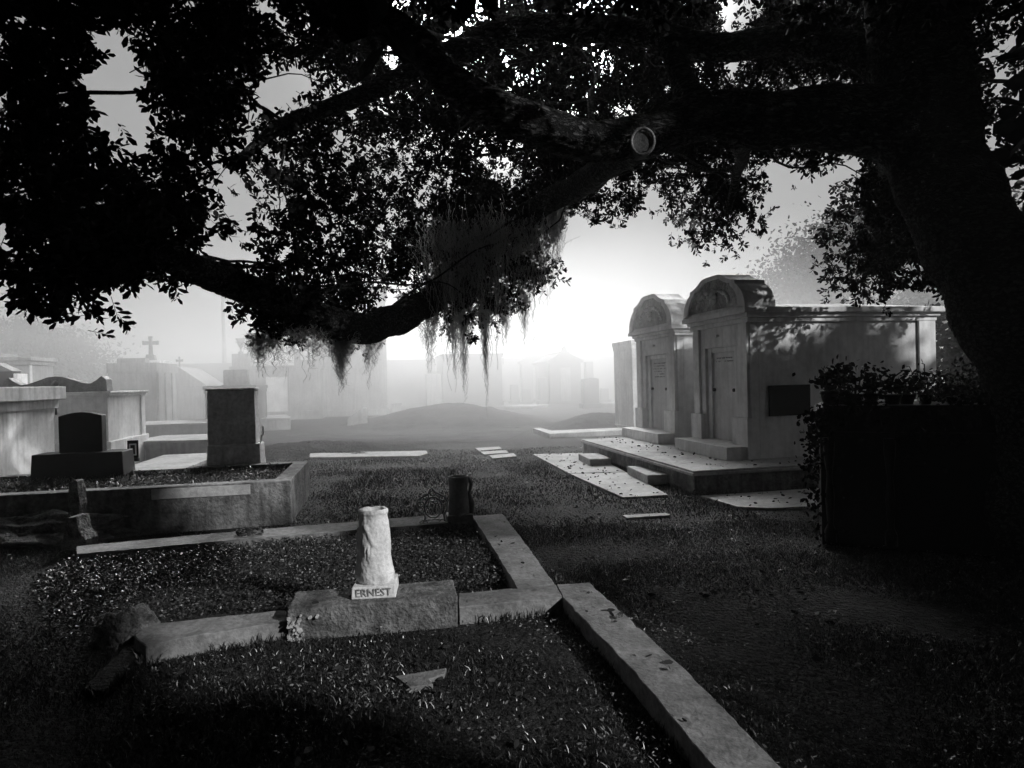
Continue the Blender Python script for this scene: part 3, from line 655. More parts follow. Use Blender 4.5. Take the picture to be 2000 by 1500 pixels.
def big_tomb(P, L_, W_, zc, zt, zg, label, open0=.24, open1=.80, tex=2):
    r = thing('mausoleum', label, 'mausoleum', P, TH); base = P.z
    m = M['white2']; f = .13
    hw = zc - base                                # wall height below cornice
    MB().box(f, L_, 0, W_, 0, hw).build('wall', m, r, .008)
    y0, y1 = W_ * open0, W_ * open1
    MB().box(0, f, 0, y0, 0, hw).box(0, f, y1, W_, 0, hw).box(0, f, y0, y1, hw * .84, hw).box(0, f, y0, y1, 0, hw * .10).build('front_wall', m, r, .006)
    MB().box(-.05, 0, .02, y0 * .6, hw * .30, hw).build('pilaster', m, r, .006)
    MB().box(-.05, 0, W_ - (W_ - y1) * .62, W_ - .02, hw * .30, hw).build('pilaster', m, r, .006)
    MB().box(-.09, 0, -.03, y0 * .98, 0, hw * .30).build('pier_base', m, r, .008)
    MB().box(-.09, 0, y1 * 1.01, W_ + .03, 0, hw * .30).build('pier_base', m, r, .008)
    MB().box(-.42, -.0, -.03 + .03, W_, 0, hw * .095).build('step', m, r, .008)
    MB().box(.05, f, y0, y0 + W_ * .07, hw * .10, hw * .84).box(.05, f, y1 - W_ * .07, y1, hw * .10, hw * .84).box(.06, f, y0, y1, hw * .80, hw * .84).build('door_frame', m, r, .005)
    d = MB().box(.09, f, y0 + W_ * .07, y1 - W_ * .07, hw * .10, hw * .80).build('door_tablet', M['tablet'], r, .003)
    ym = (y0 + y1) / 2
    for yy in (y0 + W_ * .10, y1 - W_ * .10):
        MB().tube([(.09, yy, hw * .5), (.05, yy, hw * .5)], [.022, .03], 10).build('knob', M['bronze'], r)
    # worn, unreadable carved lines on the tablet
    ins = MB(); random.seed(tex)
    for k in range(tex):
        z = hw * .76 - k * .055; half = W_ * random.uniform(.09, .16); y = ym - half
        while y < ym + half:
            s = random.uniform(.008, .022)
            if random.random() > .2: ins.box(.086, .09, y, y + s, z - random.uniform(.012, .024), z)
            y += s + .008
    no_ = len(d.data.polygons); ins.build('inscription', M['letg'], r)['kind'] = 'stuff'
    MB().tube([(-.01, ym, hw * .93), (-.06, ym, hw * .93)], .02, 8).build('hook', M['metal'], r)
    # cornice in stepped bands, front and sides
    hc = zt - zc
    MB().box(-.06, L_ + .04, -.05, W_ + .05, hw, hw + hc * .33).box(-.10, L_ + .07, -.09, W_ + .09, hw + hc * .33, hw + hc * .62).box(-.17, L_ + .13, -.15, W_ + .15, hw + hc * .62, hw + hc).build('cornice', m, r, .01)
    # low hipped roof
    MB().add([(.5, -.13, hw + hc), (L_ + .1, -.13, hw + hc), (L_ + .1, W_ + .13, hw + hc), (.5, W_ + .13, hw + hc), (.5, W_ / 2, hw + hc + .16), (L_ * .7, W_ / 2, hw + hc + .16)], [(0, 1, 5, 4), (1, 2, 5), (2, 3, 4, 5), (3, 0, 4), (0, 3, 2, 1)]).build('roof', m, r)
    # curved parapet
    hp = [(1, 0), (1, .12), (.97, .28), (.91, .43), (.82, .57), (.74, .64), (.73, .74), (.63, .765), (.52, .82), (.41, .90), (.33, .97), (.22, 1), (.1, 1.005)]
    yc = W_ / 2; hwid = W_ / 2 + .12; Hp = zg - zt; z0 = hw + hc
    R_ = [(yc - p * hwid, z0 + q * Hp) for p, q in hp]; full = R_ + [(2 * yc - p, q) for p, q in R_[::-1]]
    MB().prism(full, 'x', -.10, .36).build('parapet', m, r, .008)
    inner = [(yc + (p - yc) * .80, z0 + .06 + (q - z0) * .80) for p, q in full]
    rim = MB(); nF = len(full)
    for i in range(nF - 1):
        a, b, c, e = full[i], full[i + 1], inner[i + 1], inner[i]
        rim.add([(-.15, *a), (-.15, *b), (-.15, *c), (-.15, *e), (-.10, *a), (-.10, *b), (-.10, *c), (-.10, *e)], [(0, 1, 2, 3), (0, 4, 5, 1), (3, 2, 6, 7), (0, 3, 7, 4), (1, 5, 6, 2)])
    rim.build('parapet_rim', m, r)
    MB().prism(inner, 'x', -.112, -.10).build('tympanum', M['tymp'], r)
    orn = MB()
    for k in range(15):
        t = k / 14; a = math.pi * t; yy = yc + hwid * .50 * math.cos(a); zz = z0 + Hp * (.22 + .40 * math.sin(a)) + Hp * .05 * MN.noise(Vector((k, P.x, 2)))
        rr = .035 + .02 * abs(MN.noise(Vector((k * .7, 1, P.x)))); orn.lathe([(0, -rr), (rr * .8, -rr * .5), (rr, 0), (rr * .8, rr * .5), (0, rr)], 8, (-.115, yy, zz))
    for k in range(9):
        yy = yc + hwid * .13 * math.cos(k * 2.4) * (k % 3) * .5; zz = z0 + Hp * (.30 + .035 * k); orn.lathe([(0, -.05), (.04, -.03), (.055, 0), (.04, .03), (0, .05)], 8, (-.12, yy, zz))
    orn.build('ornament', m, r, smooth=True)
    return r, hw
P = gr(1470, 897, PZ); W_ = ext(P, A, 1362); L_ = ext(P, B, 1826)
zc = hz(P, 629); zt = hz(P, 601); zg = hz(P + A * W_ * .5, 541)
mz, hw = big_tomb(P, L_, W_, zc, zt, zg, 'nearer white mausoleum with a curved parapet and a black plaque', tex=2)
xa, xb = ext(P, B, 1503), ext(P, B, 1583); za = hz(P + B * xa, 813) - P.z; zb = hz(P + B * xa, 753) - P.z
pq = MB().box(xa, xb, -.03, 0, za, zb).build('plaque', M['bronze'], mz, .004)
xs_ = ext(P, B, 1793)
MB().box(xs_ + .03, L_ + .02, -.04, 0, 0, hw).build('corner_pilaster', M['white2'], mz, .006)
print('near maus', P, L_, W_, zc, zt, zg)
P = gr(1326, 866, PZ); W_ = ext(P, A, 1250); 
zc = hz(P, 655); zt = hz(P, 635); zg = hz(P + A * W_ * .5, 577)
print('far maus', P, W_, zc, zt, zg)
big_tomb(P, 3.6, W_, zc, zt, zg, 'farther white mausoleum with a curved parapet and an inscribed tablet', tex=6)
# ------------------------------------------------------------------ broken stones at the left edge
def shard(label, pix, z0, h, D, th=.12, m='rock', lean=0):
    P = pt(pix[0][0], D, 0); s = D / FPX
    pr = [((u - pix[0][0]) * s, hz(P, v)) for u, v in pix]
    o = MB().prism(pr, 'y', 0, th).build('broken_stone', M[m], None, .006, rough=.02); o.location = P; o.rotation_euler = (R(lean), 0, 0)
    return tag(o, label, 'broken stone', 'broken grave stones in the dark at the left')
shard('upright broken stone splinter left of the raised plot', [(135, 1040), (152, 1040), (158, 985), (154, 940), (148, 938), (138, 948), (134, 985)], 0, 0, 6.6)
shard('low jagged stone stump under the upright splinter', [(118, 1075), (166, 1075), (168, 1056), (156, 1040), (150, 1010), (132, 1012), (126, 1040)], 0, 0, 6.3, .2)
o = poly_slab('broken_stone', [(5, 985), (40, 980), (122, 972), (126, 990), (60, 990), (20, 996)], .22, .30, M['rock'], .01, zp=.3); del o['_poly']
tag(o, 'flat broken slab lying on rubble at the left edge', 'broken stone', 'broken grave stones in the dark at the left')
rocky('rubble_heap', 'dark heap of rubble under the flat broken slab at the left edge', 'rubble', pt(60, 7.0, 0), 1.1, .6, .26, 8.2, fr=2)
# ------------------------------------------------------------------ dark planted tomb on the right
P = pt(1606, 5.9, 0); zt = hz(P, 792); BTR = R(-24)
bt = thing('box_tomb', 'dark box tomb with rolled top edge crowded with plants at the right', 'tomb', P, BTR)
MB().box(0, 3.2, 0, .8, 0, zt - .22).build('wall', M['black'], bt, .01)
MB().prism([(.0, zt - .24), (-.035, zt - .18), (-.045, zt - .1), (-.02, zt - .03), (.06, zt), (3.2, zt), (3.2, zt - .24)], 'y', -.05, .85).build('top', M['black'], bt, .012)
for xx in (.02, .5): MB().lathe([(0, 0), (.05, 0), (.05, .1), (.025, .16), (.04, .4), (.022, .6), (.045, .8), (.05, .95), (0, .95)], 12, (xx + .05, -.04, .05)).build('corner_post', M['black'], bt, smooth=True)
rng2 = np.random.default_rng(5)
def hexleaf(n, L_, W_):
    """n unit leaves as 6-vertex outlines along +x, curled a little"""
    t = np.array([[0, 0, 0], [.3, .38, .02], [.72, .5, .0], [1, 0, -.06], [.72, -.5, 0], [.3, -.38, .02]])
    return t * np.array([L_, W_, L_])
def leaf_cloud(pos, size, aspect, dirs=None, droop=0.3, r=rng2):
    n = len(pos); base = hexleaf(1, 1, 1); base = base * np.array([1, aspect, 1])
    if dirs is None:
        dirs = r.normal(size=(n, 3)); dirs[:, 2] -= droop
    dirs = dirs / np.linalg.norm(dirs, axis=1)[:, None]
    up = r.normal(size=(n, 3)); s = np.cross(dirs, up); s /= np.linalg.norm(s, axis=1)[:, None] + 1e-9; q = np.cross(s, dirs)
    V = pos[:, None, :] + size[:, None, None] * (base[None, :, 0:1] * dirs[:, None, :] + base[None, :, 1:2] * s[:, None, :] + base[None, :, 2:3] * q[:, None, :])
    return V.reshape(-1, 3), np.arange(n * 6).reshape(n, 6)
def potplant(x, y, kind, label):
    r = thing('potted_plant', label, 'potted plant', (bt.matrix_world if False else Matrix.Translation(P) @ Matrix.Rotation(BTR, 4, 'Z')) @ Vector((x, y, zt)), 0, 'plants standing on the dark box tomb')
    MB().lathe([(0, 0), (.03, 0), (.042, .05), (.046, .05), (.046, .065), (.03, .065), (0, .06)], 14).build('pot', M['black'], r, smooth=True)
    sc_ = rng2.uniform(1.0, 2.0); r.scale = (sc_, sc_, sc_ * rng2.uniform(.8, 1.2)); n = 140; a = rng2.normal(size=(n, 3)) * np.array([.025, .025, .03]) + np.array([0, 0, .10 + .02 * (kind % 2)])
    if kind == 2: a = rng2.normal(size=(200, 3)) * np.array([.09, .06, .04]) + np.array([0, 0, .16])
    if kind == 3: a = rng2.normal(size=(900, 3)) * np.array([.17, .12, .07]) + np.array([0, 0, .14])
    V, F = leaf_cloud(a, rng2.uniform(.02, .045, len(a)), .5, droop=-.5)
    big_mesh('foliage', V, F, M['leafdark'], r)
    mb = MB()
    for q in a[:8]: mb.tube([(0, 0, .1), tuple(q * .6), tuple(q)], .004, 4)
    mb.build('stem', M['leafdark'], r)
spots = [(.09, .1, 0, 'small bushy pot plant at the left end of the dark tomb'), (.2, .25, 1, 'second small pot plant from the left on the dark tomb'), (.3, .15, 2, 'pot plant with sprawling leggy flowers on the dark tomb'),
         (.43, .1, 0, 'third small bushy pot plant from the left on the dark tomb'), (.60, .12, 1, 'rounded pot plant beside the gap on the dark tomb'), (.72, .2, 0, 'small pot plant just right of the gap on the dark tomb'), (.86, .15, 2, 'loose leafy pot plant towards the middle of the dark tomb'), (1.06, .2, 3, 'big bushy plant mass on the dark tomb'), (1.45, .3, 3, 'biggest plant mass at the right of the dark tomb')]
for q in spots: potplant(*q)
n = 3400; t = rng2.uniform(0, 1, n); side = rng2.uniform(0, 1, n) < .4
x = np.where(side, rng2.normal(0, .08, n) + .03, rng2.uniform(-.06, 2.6, n)); y_ = np.where(side, rng2.uniform(-.12, .8, n), rng2.normal(-.07, .05, n)); z_c = np.where(side, zt - .05 - np.abs(rng2.normal(0, .6, n)), zt + .03 - np.abs(rng2.normal(0, .16, n)) + .08 * np.sin(x * 6))
V, F = leaf_cloud(np.stack([x, y_, z_c], 1), rng2.uniform(.025, .07, n), .6, droop=.6, r=rng2); big_mesh('creeper', V, F, M['leaf'], bt)
n = 1500; x = rng2.uniform(.9, 2.8, n); V, F = leaf_cloud(np.stack([x, rng2.uniform(.35, .75, n), zt + np.abs(rng2.normal(0, 1, n)) * (.03 + .07 * np.clip((x - .5) / 1.2, 0, 1) ** 1.0 + .02 * np.sin(x * 9))], 1), rng2.uniform(.02, .06, n), .45, droop=-.6, r=rng2); big_mesh('overgrowth', V, F, M['leaf'], bt)
# dark hedge behind the mausoleum's right end
def leaf_obj(name, pos, size, aspect, m, parent=None, droop=.3):
    V, F = leaf_cloud(pos, size, aspect, droop=droop); return big_mesh(name, V, F, m, parent)
hc = pt(1972, 12.5, 0)
hd = thing('hedge', 'tall black evergreen hedge filling the shade right of the mausoleum', 'hedge', hc, TH)
hx = np.stack([rng2.uniform(-1.35, 6, 26000), rng2.uniform(-.7, .9, 26000), rng2.uniform(0, 2.85, 26000)], 1)
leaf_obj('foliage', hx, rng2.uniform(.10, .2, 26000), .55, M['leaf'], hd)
mb = MB()
for k in range(9): mb.tube([(-1.1 + k * .8, .1, 0), (-1.0 + k * .8, .1, 2.6)], [.07, .03], 6)
mb.build('stem', M['bole'], hd)
# ------------------------------------------------------------------ the live oak
oak = thing('live_oak', 'huge black live oak leaning in from the right with limbs spanning the view', 'tree', pt(2130, 5.2, 0), 0)
OL = Vector(oak.location)
def smooth_path(ps, rad, n=14):
    """Catmull-Rom through points with radii"""
    out = []; rr = []
    q = [ps[0]] + list(ps) + [ps[-1]]; rq = [rad[0]] + list(rad) + [rad[-1]]
    for i in range(1, len(q) - 2):
        for k in range(n):
            t = k / n; p0, p1, p2, p3 = q[i - 1], q[i], q[i + 1], q[i + 2]
            out.append(.5 * ((2 * p1) + (p2 - p0) * t + (2 * p0 - 5 * p1 + 4 * p2 - p3) * t * t + (3 * p1 - p0 - 3 * p2 + p3) * t ** 3))
            rr.append(rq[i] * (1 - t) + rq[i + 1] * t)
    out.append(ps[-1]); rr.append(rad[-1]); return out, rr
def barky(p, q, r):
    a = MN.noise(Vector((p.x * 3, p.y * 3, p.z * 3))); b = 1 - abs(MN.noise(Vector((p.x * 11 + a, p.y * 14, p.z * 20 + a)))) * 2
    return 1 + .10 * a + min(.16, .016 / max(r, .02)) * b + .02 * math.sin(3 * q + p.z * 2)
def limb(name, pix, n=28, jit=.0, mt='bark', sub=36):
    n = int(n * 2.4)
    ps = [at(u, v, D) - OL for u, v, D, _ in pix]; rad = [w_ / 2 * D / FPX for _, _, D, w_ in pix]
    a, b = smooth_path(ps, rad, sub)
    a = [p + Vector((MN.noise(p * 1.5), MN.noise(p * 1.5 + Vector((5, 0, 0))), MN.noise(p * 1.5 + Vector((0, 7, 0))))) * r * .25 for p, r in zip(a, b)]
    return MB().tube(a, b, n, jit, disp=barky).build(name, M[mt], oak, smooth=True)
limb('trunk', [(2230, 1160, 5.0, 470), (2140, 920, 5.1, 330), (2040, 720, 5.2, 240), (1958, 575, 5.3, 180), (1880, 430, 5.4, 168), (1826, 300, 5.5, 165), (1796, 180, 5.5, 165), (1775, 60, 5.5, 160), (1790, -100, 5.4, 170), (1800, -350, 5.2, 130)], 36)
limb('limb', [(1860, 310, 5.5, 170), (1780, 262, 5.5, 150), (1680, 232, 5.5, 130), (1590, 232, 5.5, 110), (1500, 242, 5.5, 100), (1420, 232, 5.5, 92), (1350, 235, 5.5, 84), (1260, 262, 5.4, 78), (1160, 272, 5.2, 72), (1060, 250, 5.0, 72), (970, 218, 4.8, 68), (890, 165, 4.7, 60), (825, 95, 4.6, 60), (750, 45, 4.5, 62), (660, 0, 4.4, 66), (500, -70, 4.2, 60), (300, -180, 4, 50)], 30)
limb('limb', [(1280, 265, 5.6, 60), (1190, 320, 7.2, 52), (1110, 375, 9.0, 46), (1010, 430, 10.2, 44), (930, 500, 10.6, 46), (860, 572, 10.2, 52), (790, 616, 9.2, 56), (710, 640, 8.0, 58), (620, 622, 7.0, 56), (530, 590, 6.1, 56), (440, 548, 5.6, 54), (370, 520, 5.2, 52), (290, 490, 4.8, 50), (180, 455, 4.4, 46), (40, 420, 4.1, 40), (-150, 380, 3.8, 36)], 26)
limb('limb', [(1800, 200, 5.5, 130), (1700, 110, 5.9, 70), (1560, 80, 6.3, 54), (1380, 90, 6.6, 48), (1200, 60, 7.0, 44), (1000, 60, 7.3, 50), (850, 120, 7.4, 40), (700, 190, 7.3, 32), (560, 240, 7, 24), (450, 330, 6.6, 14)], 20)
limb('limb', [(1360, 232, 5.5, 70), (1330, 150, 5.8, 42), (1290, 60, 6, 34), (1230, -60, 6, 36)], 16)
limb('limb', [(1800, 80, 5.6, 70), (1890, -10, 6.2, 50), (2060, -80, 6.6, 40), (2200, -120, 6.6, 40)], 16)
limb('limb', [(1760, 270, 5.7, 60), (1740, 300, 7.0, 40), (1730, 350, 8.6, 28), (1720, 430, 9.6, 18), (1700, 500, 10, 10)], 12)
limb('limb', [(1440, 270, 5.7, 40), (1450, 300, 7.0, 26), (1440, 340, 8.2, 18), (1420, 420, 8.8, 9)], 10)
# cut branch scar with its callus ring
Ps = at(1255, 277, 5.13) - OL; nrm = Vector((-.05, -1, -.05)).normalized()
Mx = Matrix.Translation(Ps) @ nrm.to_track_quat('Z', 'Y').to_matrix().to_4x4()
s_ = 5.13 / FPX
MB().lathe([(0, 0), (19 * s_, 0), (19 * s_, -.25), (0, -.25)], 26, jit=.05).xf(Mx).build('branch_stub', M['scar'], oak, smooth=False)
mb = MB().tube([Vector((22 * s_ * math.cos(a), 25 * s_ * math.sin(a), .01)) for a in np.linspace(0, 2 * math.pi, 40)], 3.0 * s_, 8, .15, cap=False).xf(Mx)
mb.build('callus_ring', M['ring'], oak, smooth=True)
TARGETS = [(pt(455, 9.2, .9), .5), (gr(235, 1215, .15), -.15), (gr(730, 1100, .2), .45), (gr(730, 1175, .4), .3), (gr(860, 1150, pz), .22), (gr(450, 1215, .1), .35), (gr(960, 1060, .1), .3), (gr(1150, 1200, .1), .35), (gr(1260, 1300, .1), .25), (gr(1360, 1420, .1), .22),
           (gr(930, 1330, 0), .05), (gr(1010, 1440, 0), .0), (pt(60, 9.5, .9), .3), (pt(255, 12.8, 1.2), .1), (pt(420, 7.6, .3), .3), (pt(540, 7.6, .3), .25),
           (pt(1760, 11, 2.5), .75), (pt(1630, 10.5, 2.6), .25), (pt(1490, 9.9, 2.35), .3), (pt(1500, 10.3, 2.9), .5), (pt(1320, 12, 2.7), .35), (gr(1000, 1000, 0), .3), (gr(1150, 1020, 0), .1), (gr(700, 960, 0), .3), (gr(1050, 930, 0), .6), (gr(880, 930, 0), .5), (gr(900, 1090, 0), .3), (gr(620, 1090, 0), .35),
           (at(1255, 277, 5.2), -.05), (at(1420, 240, 5.4), -.15), (gr(850, 1000, .2), -.1), (at(1000, 225, 4.9), .05), (at(1080, 255, 5.0), .0), (at(880, 150, 4.7), -.1), (at(820, 80, 4.6), -.28), (at(690, 10, 4.4), -.25)]
def in_beam(p, grow=0.0):  # twigs on these sun paths are dropped so sunlight reaches the targets
    k = np.zeros(len(p), bool); sv = np.array(SUNV)
    for T, r_ in TARGETS:
        q = p - np.array(T); t = q @ sv; dist = np.linalg.norm(q - t[:, None] * sv, axis=1); k |= (t > .6) & (dist < r_ + grow)
    return k
# foliage density seen in 50-pixel steps: rows downwards, columns rightwards, 0 open sky .. 9 closed
GRID = """
7969999997299996997999789999269999999965
5893289999878999969999679999279999999865
8996029999258996999999989999389999999965
9981039998216689999989999998887778999965
9983117996677788999999896999999999998965
9996537967888777888889999999999999999965
9997678986777788788789998888853553788965
9999999855688887689999977488972348999964
6899999974787887799999465268763058999988
5899999726888888999995000046641278999999
5999998834888788899996000002100278959999
6898625426889964899973000000000166652999
1457300016899741277510000000000000110000
0004200001432350023000000000000000000000
0000000000000010000000000000000000000000
"""
rows = GRID.split()
# overrides for the notable sky gaps and edges
def Dmap(u, v):
    xs_ = [0, 300, 450, 600, 750, 1100, 1500, 1600, 1850, 2000]; ds = [4.1, 4.6, 5.6, 6.8, 10.2, 10.8, 9.6, 9.6, 7.2, 6.5]
    return float(np.interp(u, xs_, ds))
tw_leaf = 11
def twig_proto(r):
    """leaf base positions, directions for one twig of unit length"""
    P_, D_ = [], []
    for k in range(tw_leaf):
        t = .25 + .75 * k / (tw_leaf - 1); a = k * 2.4
        P_.append((t, .02 * math.cos(a), .02 * math.sin(a))); s = .9 if k < tw_leaf - 4 else .55
        D_.append((1 - .35 * s, s * math.cos(a), s * math.sin(a)))
    return np.array(P_), np.array(D_)
TP, TD = twig_proto(rng)
def build_foliage(name, C_, DIR, L_, leafL, m, parent, aspect=.46, origin=Vector((0, 0, 0)), stems=True, r=rng):
    n = len(C_); DIR = DIR / np.linalg.norm(DIR, axis=1)[:, None]
    up = r.normal(size=(n, 3)); s = np.cross(DIR, up); s /= np.linalg.norm(s, axis=1)[:, None]; q = np.cross(s, DIR)
    L3 = L_[:, None, None]
    pos = C_[:, None, :] + L3 * (TP[None, :, 0:1] * DIR[:, None] + TP[None, :, 1:2] * s[:, None] + TP[None, :, 2:3] * q[:, None])
    d = TD[None, :, 0:1] * DIR[:, None] + TD[None, :, 1:2] * s[:, None] + TD[None, :, 2:3] * q[:, None]
    d = d + r.normal(size=d.shape) * .25
    pos = pos.reshape(-1, 3); d = d.reshape(-1, 3); k = len(pos)
    sz = leafL * np.clip(r.normal(.95, .3, k), .35, 1.6)
    V, F = leaf_cloud(pos - np.array(origin), sz, aspect, d, r=r)
    o = big_mesh(name, V, F, m, parent)
    if stems:
        w_ = .0035
        a = C_ - np.array(origin); b = a + DIR * L_[:, None]; e = s * w_
        V = np.stack([a - e, a + e, b + e * .4, b - e * .4], 1).reshape(-1, 3)
        big_mesh('twigs', V, np.arange(len(V)).reshape(-1, 4), M['bark'], parent)
    return o
CAMO = np.array([0, 0, CH]); RM = np.array(CM.to_3x3())
def pts_at(u, v, D):
    d = np.stack([(u - 1000) / FPX, -(v - 750) / FPX, -np.ones_like(u)], 1) @ RM.T
    return CAMO + d * (D / d[:, 1])[:, None]
cen, dirs_ = [], []
LT = .17; LEAF = .072; proj_area = tw_leaf * LEAF * LEAF * .46 * .72 * .55
for j, row in enumerate(rows):
    for i, ch in enumerate(row[:40]):
        k = int(ch)
        if k == 0: continue
        cov = [0, .10, .2, .32, .46, .60, .75, .88, .965, .998][k]
        uc, vc_ = i * 50 + 25, j * 50 + 25
        D0 = Dmap(uc, vc_); cell = (50 * D0 / FPX) ** 2
        nt_ = -(1.45 if k >= 9 else 1.35) * math.log(1 - cov) * cell / proj_area
        ng = max(1, int(round(nt_ / 5)))
        for g_ in range(ng):
            cu, cv = uc + random.uniform(-25, 25), vc_ + random.uniform(-25, 25); De = D0 * random.choice((1, 1, 1.12, 1.3)) * random.uniform(.93, 1.1)
            m_ = int(random.expovariate(1) * 5 * (De / D0) ** -.0) + 1
            m_ = min(m_, 12)
            sp = 15 + 30 * (k / 9)
            uu = cu + rng.normal(size=m_) * sp * 2.2 / De; vv = cv + rng.normal(size=m_) * sp * 2.2 / De - 75 / De
            p = pts_at(uu, vv, De + rng.normal(size=m_) * .15)
            cen.append(p); d = rng.normal(size=(m_, 3)) * .8; d[:, 2] -= .55; dirs_.append(d)
# top fringe above the frame
for _ in range(1500):
    u, v = random.uniform(-400, 2400), random.uniform(-600, 20); D0 = random.uniform(4.0, 8)
    m_ = 6; cen.append(pts_at(u + rng.normal(size=m_) * 25, v + rng.normal(size=m_) * 25, np.full(m_, D0))); d = rng.normal(size=(m_, 3)); d[:, 2] -= .3; dirs_.append(d)
cen = np.concatenate(cen); dirs_ = np.concatenate(dirs_); 
def grid_k(p):
    c = (p - CAMO) @ RM; u = 1000 - FPX * c[:, 0] / c[:, 2]; v = 750 + FPX * c[:, 1] / c[:, 2]
    G = np.array([[int(q) for q in r[:40]] for r in rows], float); gx = np.clip(u / 50 - .5, 0, 38.999); gy = np.clip(v / 50 - .5, 0, len(rows) - 1.001)
    i, j = gx.astype(int), gy.astype(int); fx, fy = gx - i, gy - j
    k = G[j, i] * (1 - fx) * (1 - fy) + G[j, i + 1] * fx * (1 - fy) + G[j + 1, i] * (1 - fx) * fy + G[j + 1, i + 1] * fx * fy
    inn = (u > 0) & (u < 2000) & (v > 0); return np.where(inn, k, 9)
dn_ = dirs_ / np.linalg.norm(dirs_, axis=1)[:, None]
kk = np.minimum(grid_k(cen + dn_ * .08), grid_k(cen + dn_ * .17) + 1); keep = rng.uniform(0, 1, len(cen)) < np.clip((kk - 2.2) / 3.2, .015, 1) ** 1.5
keep |= (grid_k(cen) > 0) & (rng.uniform(0, 1, len(cen)) < .03)
cen, dirs_ = cen[keep], dirs_[keep]
cc_ = (cen - CAMO) @ RM; vv_ = 750 + FPX * cc_[:, 1] / cc_[:, 2]
uu_ = 1000 - FPX * cc_[:, 0] / cc_[:, 2]
kk = ~(((vv_ < -25) | (uu_ > 2035) | (uu_ < -40)) & in_beam(cen + dirs_ * .08, .24)); gb_ = cen - np.array(pt(1510, 10.3, 2.85)); tg_ = gb_ @ np.array(SUNV); kk &= ~((uu_ > 1850) & (tg_ > 1) & (np.linalg.norm(gb_ - tg_[:, None] * np.array(SUNV), axis=1) < .6))
cen, dirs_ = cen[kk], dirs_[kk]
# keep off lenses very near the camera
print('twigs', len(cen))
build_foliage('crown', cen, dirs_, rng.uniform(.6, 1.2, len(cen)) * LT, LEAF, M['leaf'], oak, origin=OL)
# secondary branches feeding the crown
mb = MB(); limb_src = [(970, 218, 4.8), (1160, 275, 5.2), (760, 45, 4.5), (1420, 232, 5.5), (1560, 80, 6.3), (1200, 60, 7), (850, 120, 7.4), (560, 240, 7), (930, 500, 10.4), (710, 640, 8), (530, 590, 6.1), (370, 520, 5.2), (180, 455, 4.4), (330, 110, 4.8), (60, 210, 4.4), (1700, 320, 8), (1440, 330, 8), (1940, 150, 6.2), (1850, 300, 5.6), (620, 622, 6.7), (1110, 375, 9)]
random.seed(21)
for k in range(230):
    s = random.choice(limb_src); 
    tu, tv = s[0] + random.gauss(0, 190), s[1] + random.gauss(20, 120)
    ci, ri = int(tu // 50), int(tv // 50)
    if not (0 <= ci < 40 and 0 <= ri < 14) or int(rows[ri][ci]) < 7 or int(rows[int(min(13, max(0, (s[1] + tv) / 100)))][int(min(39, max(0, (s[0] + tu) / 100)))]) < 4: continue
    a = at(s[0], s[1], s[2]); b = at(tu, tv, Dmap(tu, tv)); n = 16; ps = []
    off = Vector((random.uniform(-.3, .3), random.uniform(-.2, .2), random.uniform(-.1, .3)))
    for i in range(n):
        t = i / (n - 1); ps.append(a.lerp(b, t) + off * math.sin(math.pi * t) + Vector((MN.noise(Vector((k, t * 3.5, 0))) * .16, MN.noise(Vector((k, t * 3.5, 5))) * .16, MN.noise(Vector((k, t * 3.5, 9))) * .2 - .12 * t * t)) - OL)
    mb.tube(ps, [.02 * (1 - .88 * i / n) for i in range(n)], 6)
mb.build('branches', M['bark'], oak, smooth=True)
# crown overhead, plus unseen foliage added at the sides and behind for shade
def crown_block(n, x, y, z, leafL, keep=None):
    p = np.stack([rng.uniform(*x, n), rng.uniform(*y, n), rng.uniform(*z, n)], 1)
    if keep is not None: p = p[keep(p)]
    d = rng.normal(size=(len(p), 3)); return p, d, leafL
def outside_view(p):
    # clear of the picture: behind, or well above the top edge of the frame
    el = np.arctan2(p[:, 2] - CH, np.maximum(p[:, 1], .01)); return (p[:, 1] < .3) | (el > R(36))
p, d, _ = crown_block(34000, (-11, 14), (-11, 9.5), (4.0, 7.5), .2, outside_view)
p2 = np.stack([rng.uniform(4.6, 10, 9000), rng.uniform(-3, 6, 9000), rng.uniform(.6, 6, 9000)], 1)  # foliage added at the right, out of view, to block light
c2 = (p2 - CAMO) @ RM; u2_ = np.where(c2[:, 2] < -.05, 1000 - FPX * c2[:, 0] / c2[:, 2], 9999); p2 = p2[(u2_ > 2120)]
p3 = np.concatenate([np.stack([rng.uniform(-11, -4, 7000), rng.uniform(-4, 4, 7000), rng.uniform(.6, 6, 7000)], 1), np.stack([rng.uniform(-10, 11, 12000), rng.uniform(-9, -4.5, 12000), rng.uniform(.4, 5, 12000)], 1)])  # low foliage added at the left and behind to darken the foreground
c2 = (p3 - CAMO) @ RM; u2_ = np.where(c2[:, 2] < -.05, 1000 - FPX * c2[:, 0] / c2[:, 2], -9999); p2 = np.concatenate([p2, p3[u2_ < -150]])
p = np.concatenate([p, p2]); d = np.concatenate([d, rng.normal(size=(len(p2), 3))])
kk = ~in_beam(p + d / np.linalg.norm(d, axis=1)[:, None] * .4, .42); p, d = p[kk], d[kk]
p4 = np.stack([rng.uniform(4.9, 7, 5000), rng.uniform(3.2, 5.4, 5000), rng.uniform(2.5, 6.5, 5000)], 1); c2 = (p4 - CAMO) @ RM; p4 = p4[1000 - FPX * c2[:, 0] / c2[:, 2] > 2130]  # leaf cluster added out of view to keep sunlight off the trunk
p = np.concatenate([p, p4]); d = np.concatenate([d, rng.normal(size=(len(p4), 3))])
build_foliage('crown_and_shade_foliage', p, d, rng.uniform(.5, .8, len(p)), .26, M['leaf'], oak, origin=OL, stems=False)
